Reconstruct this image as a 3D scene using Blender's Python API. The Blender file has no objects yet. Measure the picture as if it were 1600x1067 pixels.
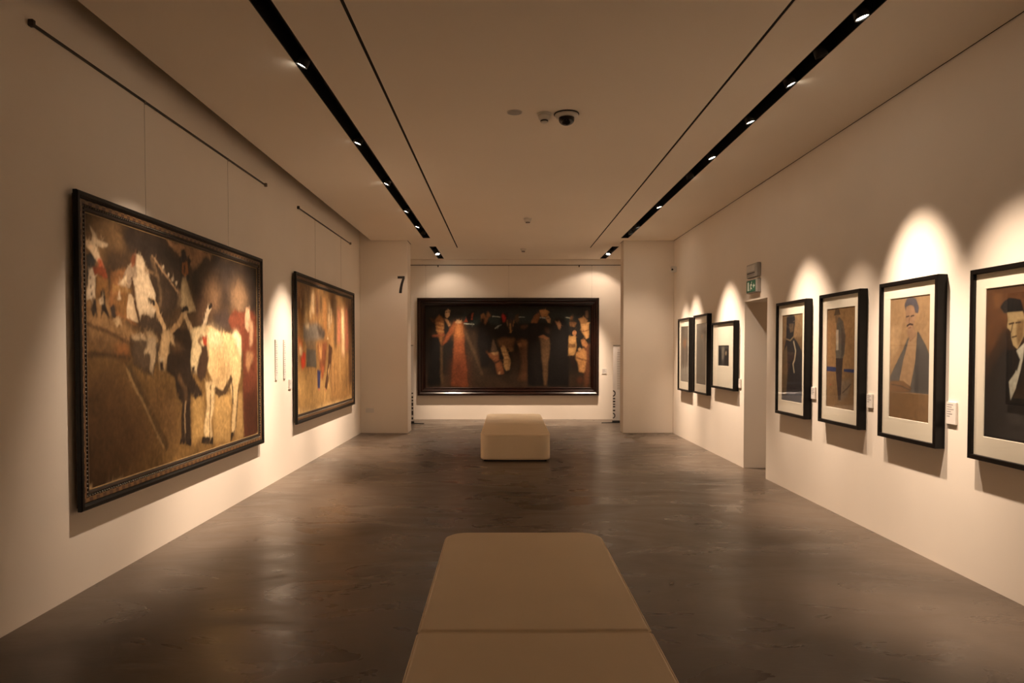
import bpy, bmesh, math, random
import numpy as np
from mathutils import Vector, Matrix

scene = bpy.context.scene
COL = scene.collection
R = math.radians

# ------------------------------------------------------------------ camera, world, exposure
cd = bpy.data.cameras.new('camera')
cd.sensor_fit = 'HORIZONTAL'; cd.sensor_width = 36.0; cd.lens = 24.0
cd.shift_x = 0.00625; cd.shift_y = 0.02656
cd.clip_start = 0.05; cd.clip_end = 100
cam = bpy.data.objects.new('camera', cd); COL.objects.link(cam)
cam.location = (0, 0, 1.5); cam.rotation_euler = (R(90 - 1.5), 0, 0)
scene.camera = cam

world = bpy.data.worlds.new('world'); scene.world = world; world.use_nodes = True
world.node_tree.nodes['Background'].inputs[0].default_value = (0.0, 0.0, 0.0, 1)
world.node_tree.nodes['Background'].inputs[1].default_value = 0.0

scene.view_settings.view_transform = 'Standard'
scene.view_settings.look = 'None'
scene.view_settings.gamma = 1.0
scene.view_settings.use_curve_mapping = False
scene.view_settings.exposure = 2.15
scene.cycles.diffuse_bounces = 10; scene.cycles.max_bounces = 14      # white room, light goes round many times

LAMP_COLOUR = (1.0, 0.75, 0.555)      # warm halogen lamps, the only light of the room
LAMP_GAIN = 1.0

# ------------------------------------------------------------------ room measures (metres)
XL, XR = -2.64, 3.05          # side walls
YB, YR = 14.93, -4.0          # far wall, wall behind the viewer
ZC, ZTOP = 3.49, 4.0          # hung ceiling, structural slab
TRACK_L = (-1.46, -1.33)
TRACK_R = (2.035, 2.168)
SLOT_L = (-0.943, -0.920)
SLOT_R = (1.625, 1.647)
TRACK_END, TRACK2_A, TRACK2_B, SLOT_END = 12.12, 13.09, 14.80, 13.25
PIER_L = (XL, -1.78, 12.40, 12.83)
PIER_R = (2.135, XR, 12.40, 12.72)
DOOR = (7.97, 8.72, 2.12)     # opening in the right wall: near jamb, far jamb, height

# ------------------------------------------------------------------ materials
def mat(name, col, rough=0.6, metal=0.0, spec=0.5, noise=None, bump=None, emit=None, coat=0.0):
    m = bpy.data.materials.new(name); m.use_nodes = True
    nt = m.node_tree; b = nt.nodes['Principled BSDF']
    b.inputs['Base Color'].default_value = (*col, 1)
    b.inputs['Roughness'].default_value = rough
    b.inputs['Metallic'].default_value = metal
    b.inputs['Specular IOR Level'].default_value = spec
    b.inputs['Coat Weight'].default_value = coat
    tc = nt.nodes.new('ShaderNodeTexCoord')
    if noise:
        scale, amount, detail = noise
        n = nt.nodes.new('ShaderNodeTexNoise'); n.inputs['Scale'].default_value = scale
        n.inputs['Detail'].default_value = detail
        nt.links.new(tc.outputs['Object'], n.inputs['Vector'])
        r = nt.nodes.new('ShaderNodeMapRange')
        r.inputs['From Min'].default_value = 0.3; r.inputs['From Max'].default_value = 0.7
        r.inputs['To Min'].default_value = 1 - amount; r.inputs['To Max'].default_value = 1 + amount
        nt.links.new(n.outputs['Fac'], r.inputs['Value'])
        mx = nt.nodes.new('ShaderNodeVectorMath'); mx.operation = 'SCALE'
        mx.inputs[0].default_value = col
        nt.links.new(r.outputs['Result'], mx.inputs['Scale'])
        nt.links.new(mx.outputs['Vector'], b.inputs['Base Color'])
    if bump:
        scale, strength = bump
        n2 = nt.nodes.new('ShaderNodeTexNoise'); n2.inputs['Scale'].default_value = scale
        n2.inputs['Detail'].default_value = 4
        nt.links.new(tc.outputs['Object'], n2.inputs['Vector'])
        bp = nt.nodes.new('ShaderNodeBump'); bp.inputs['Strength'].default_value = strength
        bp.inputs['Distance'].default_value = 0.01
        nt.links.new(n2.outputs['Fac'], bp.inputs['Height'])
        nt.links.new(bp.outputs['Normal'], b.inputs['Normal'])
    if emit:
        b.inputs['Emission Color'].default_value = (*emit[0], 1)
        b.inputs['Emission Strength'].default_value = emit[1]
    return m

M = {}
M['plaster'] = mat('warm_white_plaster', (.88, .81, .715), .75, noise=(1.3, .02, 4), bump=(9, .05), spec=.3)
M['ceiling'] = mat('ceiling_paint', (.91, .84, .735), .85, noise=(.7, .015, 2), spec=.2)
M['black'] = mat('matt_black_metal', (.004, .004, .004), .5, noise=(30, .2, 2))
M['gap_shade'] = mat('painted_gap_shade', (.004, .003, .0025), .9, noise=(20, .2, 2))  # near-black colour standing in for the shade inside the ceiling gaps
M['frame_black'] = mat('black_lacquered_wood', (.0035, .0025, .0022), .4, noise=(25, .25, 3), bump=(60, .05), spec=.22)
M['mahogany'] = mat('dark_mahogany', (.013, .0042, .0026), .2, noise=(6, .3, 4))
M['ebony'] = mat('ebonised_moulding', (.0045, .0038, .003), .42, noise=(30, .35, 3), bump=(70, .15), spec=.25)
M['lip'] = mat('brown_inner_lip', (.020, .012, .007), .45, noise=(30, .3, 3))
M['gilt'] = mat('gilt_slip', (.28, .19, .085), .45, metal=.3, noise=(30, .25, 3))
M['bead'] = mat('pewter_beads', (.22, .20, .165), .4, metal=.4, noise=(30, .2, 2))
M['mount'] = mat('cream_mount_board', (.80, .76, .64), .9, noise=(3, .02, 3), spec=.2)
M['white_plastic'] = mat('white_plastic', (.72, .69, .64), .4, noise=(6, .02, 2))
M['grey_plastic'] = mat('grey_plastic', (.42, .40, .37), .45, noise=(6, .04, 2))
M['label'] = mat('label_card', (.74, .70, .65), .6, noise=(8, .03, 2))
M['ink'] = mat('printed_ink', (.03, .025, .025), .6, noise=(20, .1, 2))
M['grey_ink'] = mat('grey_ink', (.32, .30, .29), .7, noise=(20, .1, 2))
M['steel'] = mat('brushed_steel', (.35, .33, .30), .35, metal=.9, noise=(20, .1, 2))
M['wire'] = mat('thin_steel_wire', (.26, .21, .165), .5, metal=.5, noise=(20, .1, 2))
M['rail'] = mat('bronze_hanging_rail', (.055, .043, .034), .4, metal=.5, noise=(20, .2, 2))
M['dome'] = mat('smoked_dome', (.008, .008, .008), .06, noise=(10, .1, 2))
M['lens'] = mat('lit_lamp_lens', (.9, .9, .9), .3, noise=(10, .02, 2), emit=((1, .86, .68), 14))
M['lens_off'] = mat('unlit_lamp_lens', (.30, .29, .27), .15, noise=(10, .05, 2))
M['green'] = mat('exit_sign_green', (.016, .13, .075), .4, noise=(8, .05, 2))
M['pictogram'] = mat('exit_pictogram_white', (.70, .74, .68), .5, noise=(8, .02, 2))
M['banner'] = mat('banner_fabric', (.76, .74, .72), .6, noise=(4, .02, 2))
M['door'] = mat('grey_door_paint', (.42, .39, .35), .5, noise=(3, .04, 3))
M['backing'] = mat('backing_board', (.12, .085, .055), .8, noise=(8, .15, 3))
M['leather'] = mat('cream_leather', (.74, .61, .43), .5, noise=(2.2, .03, 4), bump=(160, .05), spec=.4)
M['piping'] = mat('pale_leather_piping', (.80, .66, .47), .5, noise=(4, .03, 3))

def floor_material():
    m = bpy.data.materials.new('polished_concrete'); m.use_nodes = True
    nt = m.node_tree; b = nt.nodes['Principled BSDF']; L = nt.links.new
    tc = nt.nodes.new('ShaderNodeTexCoord')
    def noise(scale, detail, stretch=None, dist=0.0):
        n = nt.nodes.new('ShaderNodeTexNoise'); n.inputs['Scale'].default_value = scale
        n.inputs['Detail'].default_value = detail; n.inputs['Distortion'].default_value = dist
        if stretch:
            mp = nt.nodes.new('ShaderNodeMapping'); mp.inputs['Scale'].default_value = stretch[:3]
            mp.inputs['Rotation'].default_value = (0, 0, stretch[3])
            L(tc.outputs['Object'], mp.inputs['Vector']); L(mp.outputs['Vector'], n.inputs['Vector'])
        else:
            L(tc.outputs['Object'], n.inputs['Vector'])
        return n
    big = noise(.8, 5, None, 1.2); streak = noise(1.5, 5, (.75, 1.7, 1, .35), 1.6); fine = noise(14, 5, (.6, 1.5, 1, -.5), 1.2)
    add = nt.nodes.new('ShaderNodeMath'); add.operation = 'MULTIPLY_ADD'; add.inputs[1].default_value = .55
    L(streak.outputs['Fac'], add.inputs[0]); L(big.outputs['Fac'], add.inputs[2])
    cr = nt.nodes.new('ShaderNodeValToRGB'); e = cr.color_ramp.elements
    e[0].position = .44; e[0].color = (.045, .032, .0225, 1)
    e[1].position = 1.05; e[1].color = (.128, .096, .071, 1)
    L(add.outputs[0], cr.inputs['Fac'])
    # hairline cracks
    vo = nt.nodes.new('ShaderNodeTexVoronoi'); vo.feature = 'DISTANCE_TO_EDGE'; vo.inputs['Scale'].default_value = .33
    wob = nt.nodes.new('ShaderNodeVectorMath'); wob.operation = 'MULTIPLY_ADD'; wob.inputs[1].default_value = (.5, .5, 0)
    wn = noise(1.6, 5); L(wn.outputs['Color'], wob.inputs[0]); L(tc.outputs['Object'], wob.inputs[2])
    L(wob.outputs['Vector'], vo.inputs['Vector'])
    ck = nt.nodes.new('ShaderNodeMapRange'); ck.inputs['From Max'].default_value = .0014
    ck.inputs['To Min'].default_value = .9; ck.inputs['To Max'].default_value = 1.0
    L(vo.outputs['Distance'], ck.inputs['Value'])
    sc = nt.nodes.new('ShaderNodeVectorMath'); sc.operation = 'SCALE'
    L(cr.outputs['Color'], sc.inputs[0]); L(ck.outputs['Result'], sc.inputs['Scale'])
    L(sc.outputs['Vector'], b.inputs['Base Color'])
    rr = nt.nodes.new('ShaderNodeMapRange'); rr.inputs['From Min'].default_value = .3; rr.inputs['From Max'].default_value = .7
    rr.inputs['To Min'].default_value = .22; rr.inputs['To Max'].default_value = .42
    L(streak.outputs['Fac'], rr.inputs['Value']); L(rr.outputs['Result'], b.inputs['Roughness'])
    b.inputs['Specular IOR Level'].default_value = .5
    mixh = nt.nodes.new('ShaderNodeMath'); mixh.operation = 'MULTIPLY_ADD'; mixh.inputs[1].default_value = .25
    L(fine.outputs['Fac'], mixh.inputs[0]); L(streak.outputs['Fac'], mixh.inputs[2])
    bp = nt.nodes.new('ShaderNodeBump'); bp.inputs['Strength'].default_value = .16; bp.inputs['Distance'].default_value = .016
    L(mixh.outputs[0], bp.inputs['Height']); L(bp.outputs['Normal'], b.inputs['Normal'])
    return m
M['floor'] = floor_material()

def inlay_material():
    """ochre and oxblood chequer painted along the frame band"""
    m = bpy.data.materials.new('painted_chequer_inlay'); m.use_nodes = True
    nt = m.node_tree; b = nt.nodes['Principled BSDF']; L = nt.links.new
    tc = nt.nodes.new('ShaderNodeTexCoord')
    ch = nt.nodes.new('ShaderNodeTexChecker'); ch.inputs['Scale'].default_value = 1 / .036
    L(tc.outputs['Object'], ch.inputs['Vector'])
    ch.inputs['Color1'].default_value = (.24, .125, .042, 1); ch.inputs['Color2'].default_value = (.05, .016, .009, 1)
    n = nt.nodes.new('ShaderNodeTexNoise'); n.inputs['Scale'].default_value = 14; L(tc.outputs['Object'], n.inputs['Vector'])
    mx = nt.nodes.new('ShaderNodeMix'); mx.data_type = 'RGBA'; mx.inputs['B'].default_value = (.09, .05, .022, 1)
    L(n.outputs['Fac'], mx.inputs['Factor']); L(ch.outputs['Color'], mx.inputs['A']); L(mx.outputs['Result'], b.inputs['Base Color'])
    b.inputs['Roughness'].default_value = .45
    return m
M['inlay'] = inlay_material()

def glass_material():
    m = bpy.data.materials.new('picture_glass'); m.use_nodes = True
    nt = m.node_tree; nt.nodes.clear(); L = nt.links.new
    out = nt.nodes.new('ShaderNodeOutputMaterial'); mix = nt.nodes.new('ShaderNodeMixShader')
    tr = nt.nodes.new('ShaderNodeBsdfTransparent'); gl = nt.nodes.new('ShaderNodeBsdfGlossy')
    gl.inputs['Roughness'].default_value = .02
    lw = nt.nodes.new('ShaderNodeLayerWeight'); lw.inputs['Blend'].default_value = .5
    pw = nt.nodes.new('ShaderNodeMath'); pw.operation = 'POWER'; pw.inputs[1].default_value = 5.0
    fr = nt.nodes.new('ShaderNodeMath'); fr.operation = 'MULTIPLY_ADD'; fr.inputs[1].default_value = .9; fr.inputs[2].default_value = .022
    L(lw.outputs['Facing'], pw.inputs[0]); L(pw.outputs[0], fr.inputs[0])
    L(fr.outputs[0], mix.inputs[0]); L(tr.outputs[0], mix.inputs[1]); L(gl.outputs[0], mix.inputs[2]); L(mix.outputs[0], out.inputs[0])
    return m
M['glass'] = glass_material()

def paint_material(name, rough):
    m = bpy.data.materials.new(name); m.use_nodes = True
    nt = m.node_tree; b = nt.nodes['Principled BSDF']; L = nt.links.new
    a = nt.nodes.new('ShaderNodeAttribute'); a.attribute_name = 'paint'
    tc = nt.nodes.new('ShaderNodeTexCoord')
    n = nt.nodes.new('ShaderNodeTexNoise'); n.inputs['Scale'].default_value = 26; n.inputs['Detail'].default_value = 5
    L(tc.outputs['Object'], n.inputs['Vector'])
    r = nt.nodes.new('ShaderNodeMapRange'); r.inputs['To Min'].default_value = .82; r.inputs['To Max'].default_value = 1.18
    r.inputs['From Min'].default_value = .25; r.inputs['From Max'].default_value = .75
    L(n.outputs['Fac'], r.inputs['Value'])
    s = nt.nodes.new('ShaderNodeVectorMath'); s.operation = 'SCALE'
    L(a.outputs['Color'], s.inputs[0]); L(r.outputs['Result'], s.inputs['Scale']); L(s.outputs['Vector'], b.inputs['Base Color'])
    b.inputs['Roughness'].default_value = rough; b.inputs['Specular IOR Level'].default_value = .22
    bp = nt.nodes.new('ShaderNodeBump'); bp.inputs['Strength'].default_value = .12; bp.inputs['Distance'].default_value = .004
    L(n.outputs['Fac'], bp.inputs['Height']); L(bp.outputs['Normal'], b.inputs['Normal'])
    return m
M['oil'] = paint_material('oil_paint', .42)
M['paper'] = paint_material('drawing_paper', .8)

# ------------------------------------------------------------------ mesh helpers
def link(name, me, material=None, parent=None):
    o = bpy.data.objects.new(name, me); COL.objects.link(o)
    if material is not None and me is not None: me.materials.append(material)
    if parent is not None: o.parent = parent
    return o

def bobj(name, bm, material, parent=None, smooth=False):
    bmesh.ops.recalc_face_normals(bm, faces=bm.faces[:])
    me = bpy.data.meshes.new(name); bm.to_mesh(me); bm.free()
    if smooth:
        for p in me.polygons: p.use_smooth = True
    return link(name, me, material, parent)

def tag(o, label=None, cat=None, group=None, kind=None):
    if label: o['label'] = label
    if cat: o['category'] = cat
    if group: o['group'] = group
    if kind: o['kind'] = kind
    return o

def thing(name, label, cat, loc=(0, 0, 0), rotz=0.0, group=None):
    o = bpy.data.objects.new(name, None); COL.objects.link(o)
    o.empty_display_size = .05
    o.location = loc; o.rotation_euler = (0, 0, rotz)
    return tag(o, label, cat, group)

def add_box(bm, x0, x1, y0, y1, z0, z1):
    v = [bm.verts.new(p) for p in ((x0, y0, z0), (x1, y0, z0), (x1, y1, z0), (x0, y1, z0), (x0, y0, z1), (x1, y0, z1), (x1, y1, z1), (x0, y1, z1))]
    for f in ((3, 2, 1, 0), (4, 5, 6, 7), (0, 1, 5, 4), (1, 2, 6, 5), (2, 3, 7, 6), (3, 0, 4, 7)):
        bm.faces.new([v[i] for i in f])

def box(name, x0, x1, y0, y1, z0, z1, material, parent=None, bevel=0.0):
    bm = bmesh.new(); add_box(bm, x0, x1, y0, y1, z0, z1)
    if bevel: bmesh.ops.bevel(bm, geom=bm.edges[:], offset=bevel, segments=2, affect='EDGES')
    return bobj(name, bm, material, parent)

def add_tube(bm, p0, p1, r0, r1=None, n=12, cap=True):
    r1 = r0 if r1 is None else r1
    p0, p1 = Vector(p0), Vector(p1); d = (p1 - p0).normalized()
    a = d.orthogonal().normalized(); b = d.cross(a)
    ra = [bm.verts.new(p0 + (a * math.cos(t) + b * math.sin(t)) * r0) for t in [2 * math.pi * i / n for i in range(n)]]
    rb = [bm.verts.new(p1 + (a * math.cos(t) + b * math.sin(t)) * r1) for t in [2 * math.pi * i / n for i in range(n)]]
    for i in range(n): bm.faces.new((ra[i], ra[(i + 1) % n], rb[(i + 1) % n], rb[i]))
    if cap: bm.faces.new(ra[::-1]); bm.faces.new(rb)

def tube(name, p0, p1, r, material, parent=None, n=12, r1=None):
    bm = bmesh.new(); add_tube(bm, p0, p1, r, r1, n)
    return bobj(name, bm, material, parent)

def lathe(name, prof, material, parent=None, n=32, smooth=True):
    """prof: (radius, z) list turned about the z axis"""
    bm = bmesh.new(); rings = []
    for r, z in prof:
        if r < 1e-6: rings.append([bm.verts.new((0, 0, z))])
        else: rings.append([bm.verts.new((r * math.cos(2 * math.pi * i / n), r * math.sin(2 * math.pi * i / n), z)) for i in range(n)])
    for a, b in zip(rings, rings[1:]):
        for i in range(n):
            j = (i + 1) % n
            q = [a[i % len(a)], a[j % len(a)], b[j % len(b)], b[i % len(b)]]
            u = []
            for v in q:
                if v not in u: u.append(v)
            if len(u) > 2: bm.faces.new(u)
    return bobj(name, bm, material, parent, smooth)

def prism(name, pts, y0, y1, material, parent=None):
    """outline in the x-z plane given depth along y"""
    bm = bmesh.new()
    a = [bm.verts.new((x, y0, z)) for x, z in pts]; b = [bm.verts.new((x, y1, z)) for x, z in pts]
    bm.faces.new(a); bm.faces.new(b[::-1])
    for i in range(len(pts)):
        j = (i + 1) % len(pts); bm.faces.new((a[j], a[i], b[i], b[j]))
    return bobj(name, bm, material, parent)

def mitred(name, w, h, prof, material, parent=None, closed=True):
    """picture-frame moulding: prof = (distance in from the outer edge, height off the wall); local front is -y, base at z=0"""
    bm = bmesh.new(); rings = []
    for d, t in prof:
        rings.append([bm.verts.new((x, -t, z)) for x, z in ((-w / 2 + d, d), (w / 2 - d, d), (w / 2 - d, h - d), (-w / 2 + d, h - d))])
    pairs = list(zip(rings, rings[1:])) + ([(rings[-1], rings[0])] if closed else [])
    for a, b in pairs:
        for i in range(4):
            j = (i + 1) % 4; bm.faces.new((a[i], a[j], b[j], b[i]))
    return bobj(name, bm, material, parent)


ART = {
 'OXEN': [
  (0,(74, 56, 36),0,[-0.005,1.012,1.024,1.019,1.026,-0.026,-0.007,-0.006]),
  (0,(122, 93, 52),0.03,[-0.008,0.516,0.354,0.444,1.022,0.356,1.026,-0.046,-0.007,-0.018]),
  (0,(112, 86, 55),0.02,[-0.005,1.006,0.177,1,0.156,0.885,0.091,0.824,-0.008,0.784]),
  (0,(140, 110, 70),0.03,[0.005,0.996,0.05,0.997,0.068,0.968,0.027,0.956]),
  (0,(42, 34, 27),0.012,[0.136,0.988,0.336,0.999,0.378,0.955,0.442,0.89,0.428,0.745,0.343,0.66,0.271,0.819,0.226,0.9,0.169,0.894,0.146,0.931]),
  (0,(62, 47, 32),0.01,[0.079,0.891,0.169,0.894,0.155,0.8,0.09,0.754,0.075,0.798]),
  (0,(56, 44, 32),0.02,[0.256,0.894,0.442,0.89,0.427,0.731,0.343,0.64,0.294,0.664]),
  (0,(166, 127, 86),0.003,[0.344,0.995,0.634,0.998,0.617,0.953,0.589,0.98,0.543,0.917,0.5,0.887,0.47,0.947,0.428,0.93,0.387,0.957]),
  (0,(48, 40, 34),0.01,[0.48,0.868,0.5,0.888,0.543,0.917,0.589,0.98,0.617,0.951,0.646,0.992,1.016,0.998,1.019,0.715,0.7,0.742,0.531,0.741]),
  (0,(128, 98, 68),0.04,[0.562,0.852,0.64,0.896,0.7,0.824,0.664,0.69,0.562,0.683]),
  (0,(142, 112, 80),0.035,[0.763,0.85,0.858,0.898,0.932,0.8,0.845,0.712,0.777,0.732]),
  (0,(96, 70, 50),0.03,[0.52,0.755,0.584,0.778,0.618,0.655,0.531,0.627]),
  (0,(62, 50, 42),0.015,[0.618,0.703,0.751,0.747,0.777,0.604,0.653,0.604]),
  (0,(104, 56, 38),0.004,[0.745,0.662,0.79,0.723,0.963,0.739,1.021,0.696,1.021,0.456,1.012,-0.013,0.868,-0,0.86,0.276,0.869,0.48]),
  (0,(72, 40, 26),0.02,[0.863,0.247,1.009,0.258,1.012,-0.013,0.868,-0]),
  (0,(196, 156, 118),0.003,[0.895,0.751,0.929,0.75,0.942,0.673,0.915,0.608,0.888,0.643]),
  (0,(176, 136, 100),0.006,[0.925,0.69,0.964,0.674,0.957,0.544,0.927,0.525]),
  (0,(170, 124, 84),0.006,[0.899,0.498,0.954,0.497,0.963,0.458,0.916,0.374,0.892,0.423]),
  (0,(128, 98, 62),0.006,[-0.006,0.692,0.09,0.708,0.108,0.645,0.181,0.594,0.27,0.57,0.334,0.525,-0.01,0.529]),
  (0,(112, 84, 52),0.01,[-0.007,0.55,0.115,0.551,0.17,0.467,-0.008,0.487]),
  (0,(150, 98, 54),0.01,[0.102,0.52,0.163,0.538,0.17,0.467,0.115,0.482]),
  (0,(52, 50, 46),0.003,[0.002,0.829,0.026,0.857,0.04,0.832,0.034,0.808,0.014,0.794,0.001,0.731]),
  (0,(214, 188, 148),0,[0.011,0.965,0.04,0.932,0.047,0.915,0.09,0.909,0.086,0.895,0.061,0.887,0.035,0.9,0.055,0.846,0.069,0.809,0.046,0.827,0.031,0.847,0.003,0.873,0.003,0.895,0.024,0.903,0.027,0.929]),
  (0,(196, 100, 62),0.003,[0.044,0.841,0.057,0.841,0.071,0.808,0.049,0.806]),
  (0,(204, 182, 148),0,[0.013,0.792,0.031,0.805,0.036,0.695,0.009,0.694]),
  (0,(132, 66, 40),0,[0.027,0.808,0.074,0.807,0.082,0.775,0.034,0.779]),
  (0,(122, 86, 46),0,[0.036,0.778,0.082,0.775,0.082,0.704,0.036,0.695]),
  (0,(50, 42, 36),0,[0.021,0.767,0.021,0.762,0.019,0.759,0.018,0.759,0.016,0.762,0.016,0.766,0.016,0.771,0.018,0.774,0.02,0.774,0.021,0.771]),
  (0,(50, 42, 36),0,[0.024,0.734,0.023,0.729,0.022,0.726,0.02,0.726,0.019,0.729,0.018,0.733,0.019,0.738,0.02,0.741,0.022,0.741,0.023,0.739]),
  (0,(50, 42, 36),0,[0.028,0.709,0.027,0.705,0.026,0.702,0.024,0.701,0.023,0.704,0.022,0.709,0.023,0.713,0.024,0.716,0.026,0.717,0.027,0.714]),
  (0,(40, 33, 28),0,[0.024,0.692,0.036,0.691,0.041,0.619,0.033,0.64,0.027,0.62,0.021,0.65]),
  (0,(40, 33, 28),0,[0.051,0.726,0.067,0.725,0.071,0.683,0.089,0.623,0.063,0.653,0.053,0.617,0.057,0.681]),
  (0,(205, 180, 140),0,[0.048,0.695,0.061,0.702,0.067,0.679,0.05,0.672]),
  (0,(126, 86, 50),0.003,[0.094,0.802,0.163,0.833,0.155,0.788,0.169,0.649,0.21,0.604,0.108,0.636,0.082,0.684]),
  (0,(142, 122, 96),0,[0.143,0.798,0.177,0.859,0.204,0.846,0.205,0.796,0.182,0.786,0.172,0.748,0.153,0.748]),
  (0,(190, 168, 132),0,[0.176,0.85,0.193,0.893,0.229,0.898,0.249,0.853,0.292,0.742,0.282,0.648,0.224,0.652,0.214,0.612,0.182,0.792,0.206,0.802,0.201,0.845]),
  (0,(120, 70, 44),0.003,[0.177,0.871,0.19,0.896,0.204,0.896,0.198,0.845,0.183,0.842]),
  (0,(206, 182, 142),0,[0.117,0.756,0.16,0.806,0.158,0.756]),
  (0,(142, 106, 60),0,[0.093,0.758,0.183,0.746,0.176,0.728,0.098,0.731]),
  (0,(198, 172, 132),0,[0.163,0.728,0.182,0.727,0.211,0.621,0.157,0.631]),
  (0,(118, 84, 46),0.003,[0.109,0.719,0.161,0.725,0.155,0.642,0.101,0.656]),
  (0,(216, 190, 150),0,[0.115,0.7,0.125,0.733,0.134,0.701]),
  (0.008,(64, 42, 26),0,[0.181,0.792,0.196,0.701,0.215,0.615]),
  (0,(58, 48, 40),0,[0.088,0.667,0.103,0.686,0.114,0.633,0.097,0.625]),
  (0,(196, 166, 120),0,[0.103,0.619,0.118,0.636,0.136,0.61,0.117,0.595]),
  (0.012,(98, 78, 54),0.003,[0.271,0.897,0.302,0.838,0.318,0.76,0.311,0.685]),
  (0.008,(112, 88, 60),0.002,[0.24,0.846,0.302,0.83]),
  (0.006,(150, 120, 86),0,[0.275,0.906,0.344,0.838,0.425,0.76]),
  (0,(220, 195, 155),0,[0.336,0.869,0.335,0.864,0.333,0.86,0.329,0.86,0.327,0.862,0.326,0.867,0.327,0.873,0.33,0.876,0.333,0.877,0.335,0.874]),
  (0,(220, 195, 155),0,[0.364,0.841,0.363,0.836,0.36,0.832,0.357,0.832,0.355,0.835,0.354,0.84,0.355,0.845,0.357,0.849,0.36,0.849,0.363,0.846]),
  (0,(220, 195, 155),0,[0.386,0.828,0.385,0.822,0.382,0.818,0.379,0.818,0.376,0.821,0.375,0.826,0.376,0.831,0.379,0.835,0.382,0.836,0.385,0.833]),
  (0,(220, 195, 155),0,[0.408,0.814,0.407,0.808,0.405,0.804,0.401,0.804,0.398,0.807,0.397,0.812,0.398,0.817,0.401,0.821,0.405,0.822,0.407,0.819]),
  (0,(34, 27, 23),0,[0.431,0.97,0.456,0.98,0.466,0.946,0.498,0.934,0.48,0.898,0.48,0.839,0.425,0.83,0.421,0.915,0.407,0.922,0.432,0.939]),
  (0,(156, 98, 46),0,[0.437,0.911,0.47,0.923,0.474,0.867,0.451,0.849,0.434,0.868]),
  (0,(70, 42, 26),0.002,[0.444,0.901,0.456,0.908,0.453,0.864,0.444,0.862]),
  (0,(184, 160, 116),0.002,[0.437,0.848,0.459,0.846,0.482,0.795,0.516,0.698,0.47,0.684,0.418,0.715,0.428,0.802]),
  (0,(120, 98, 70),0.004,[0.412,0.743,0.428,0.795,0.434,0.717,0.406,0.693]),
  (0,(74, 60, 44),0.003,[0.17,0.562,0.239,0.569,0.301,0.53,0.303,0.524,0.298,0.468,0.269,0.399,0.222,0.41,0.181,0.444,0.169,0.513]),
  (0,(186, 160, 120),0.002,[0.174,0.563,0.235,0.571,0.246,0.544,0.188,0.547]),
  (0,(176, 148, 106),0.002,[0.239,0.582,0.271,0.588,0.304,0.54,0.289,0.526,0.258,0.537]),
  (0,(180, 156, 118),0.002,[0.25,0.552,0.288,0.552,0.292,0.489,0.269,0.411,0.257,0.415,0.263,0.487,0.228,0.49,0.247,0.519]),
  (0,(60, 48, 36),0.01,[0.217,0.646,0.335,0.66,0.334,0.598,0.318,0.564,0.21,0.594]),
  (0,(84, 60, 34),0.05,[-0.014,0.482,0.163,0.474,0.353,0.051,-0.013,-0.021]),
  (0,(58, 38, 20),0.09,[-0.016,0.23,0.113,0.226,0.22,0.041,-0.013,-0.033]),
  (0,(78, 60, 36),0.003,[0.141,0.462,0.17,0.454,0.353,0.08,0.337,0.052,0.284,0.141]),
  (0.006,(152, 122, 78),0.002,[0.152,0.433,0.236,0.261,0.322,0.074]),
  (0.008,(68, 48, 30),0.002,[-0.004,0.604,0.089,0.567,0.181,0.527]),
  (0.012,(70, 52, 32),0.003,[-0.002,0.49,0.167,0.475]),
  (0,(108, 80, 46),0.03,[0.285,0.371,0.4,0.33,0.419,0.071,0.353,0.088,0.221,0.331]),
  (0,(168, 134, 78),0.006,[0.487,0.296,0.565,0.278,0.556,0.068,0.484,0.06]),
  (0,(172, 138, 82),0.006,[0.629,0.286,0.766,0.269,0.751,0.01,0.624,0.026]),
  (0,(166, 132, 80),0.006,[0.819,0.253,0.86,0.276,0.865,0.002,0.792,0.01]),
  (0.008,(190, 160, 112),0.004,[0.005,0.004,0.353,-0.022,1,-0.008]),
  (0,(46, 35, 25),0.003,[0.377,0.6,0.47,0.603,0.489,0.553,0.484,0.398,0.556,0.287,0.51,0.26,0.481,0.293,0.474,0.244,0.481,0.055,0.417,0.071,0.425,0.251,0.4,0.308,0.387,0.383,0.347,0.405,0.337,0.481,0.355,0.552]),
  (0,(104, 78, 50),0.01,[0.364,0.552,0.4,0.545,0.444,0.5,0.41,0.5,0.373,0.509]),
  (0,(184, 154, 108),0.002,[0.334,0.595,0.37,0.599,0.391,0.525,0.359,0.552,0.355,0.494,0.335,0.417,0.306,0.417,0.302,0.475,0.318,0.552,0.322,0.571]),
  (0,(56, 42, 32),0.002,[0.305,0.457,0.324,0.461,0.33,0.417,0.311,0.414]),
  (0,(210, 186, 144),0.002,[0.311,0.471,0.328,0.473,0.324,0.453,0.309,0.454]),
  (0.014,(96, 72, 46),0.005,[0.41,0.389,0.444,0.325,0.449,0.263]),
  (0.005,(176, 146, 104),0,[0.447,0.263,0.441,0.195,0.446,0.118]),
  (0.018,(184, 152, 106),0,[0.274,0.712,0.295,0.697,0.306,0.658,0.336,0.609]),
  (0.018,(150, 120, 80),0,[0.373,0.596,0.415,0.626,0.446,0.682,0.456,0.693]),
  (0.018,(212, 188, 148),0,[0.554,0.586,0.577,0.649,0.593,0.697,0.612,0.722]),
  (0.018,(176, 148, 106),0,[0.492,0.6,0.465,0.643,0.449,0.673]),
  (0.014,(36, 29, 24),0,[0.261,0.715,0.282,0.708]),
  (0.014,(36, 29, 24),0,[0.44,0.692,0.468,0.703]),
  (0.014,(36, 29, 24),0,[0.609,0.722,0.622,0.735]),
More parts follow.
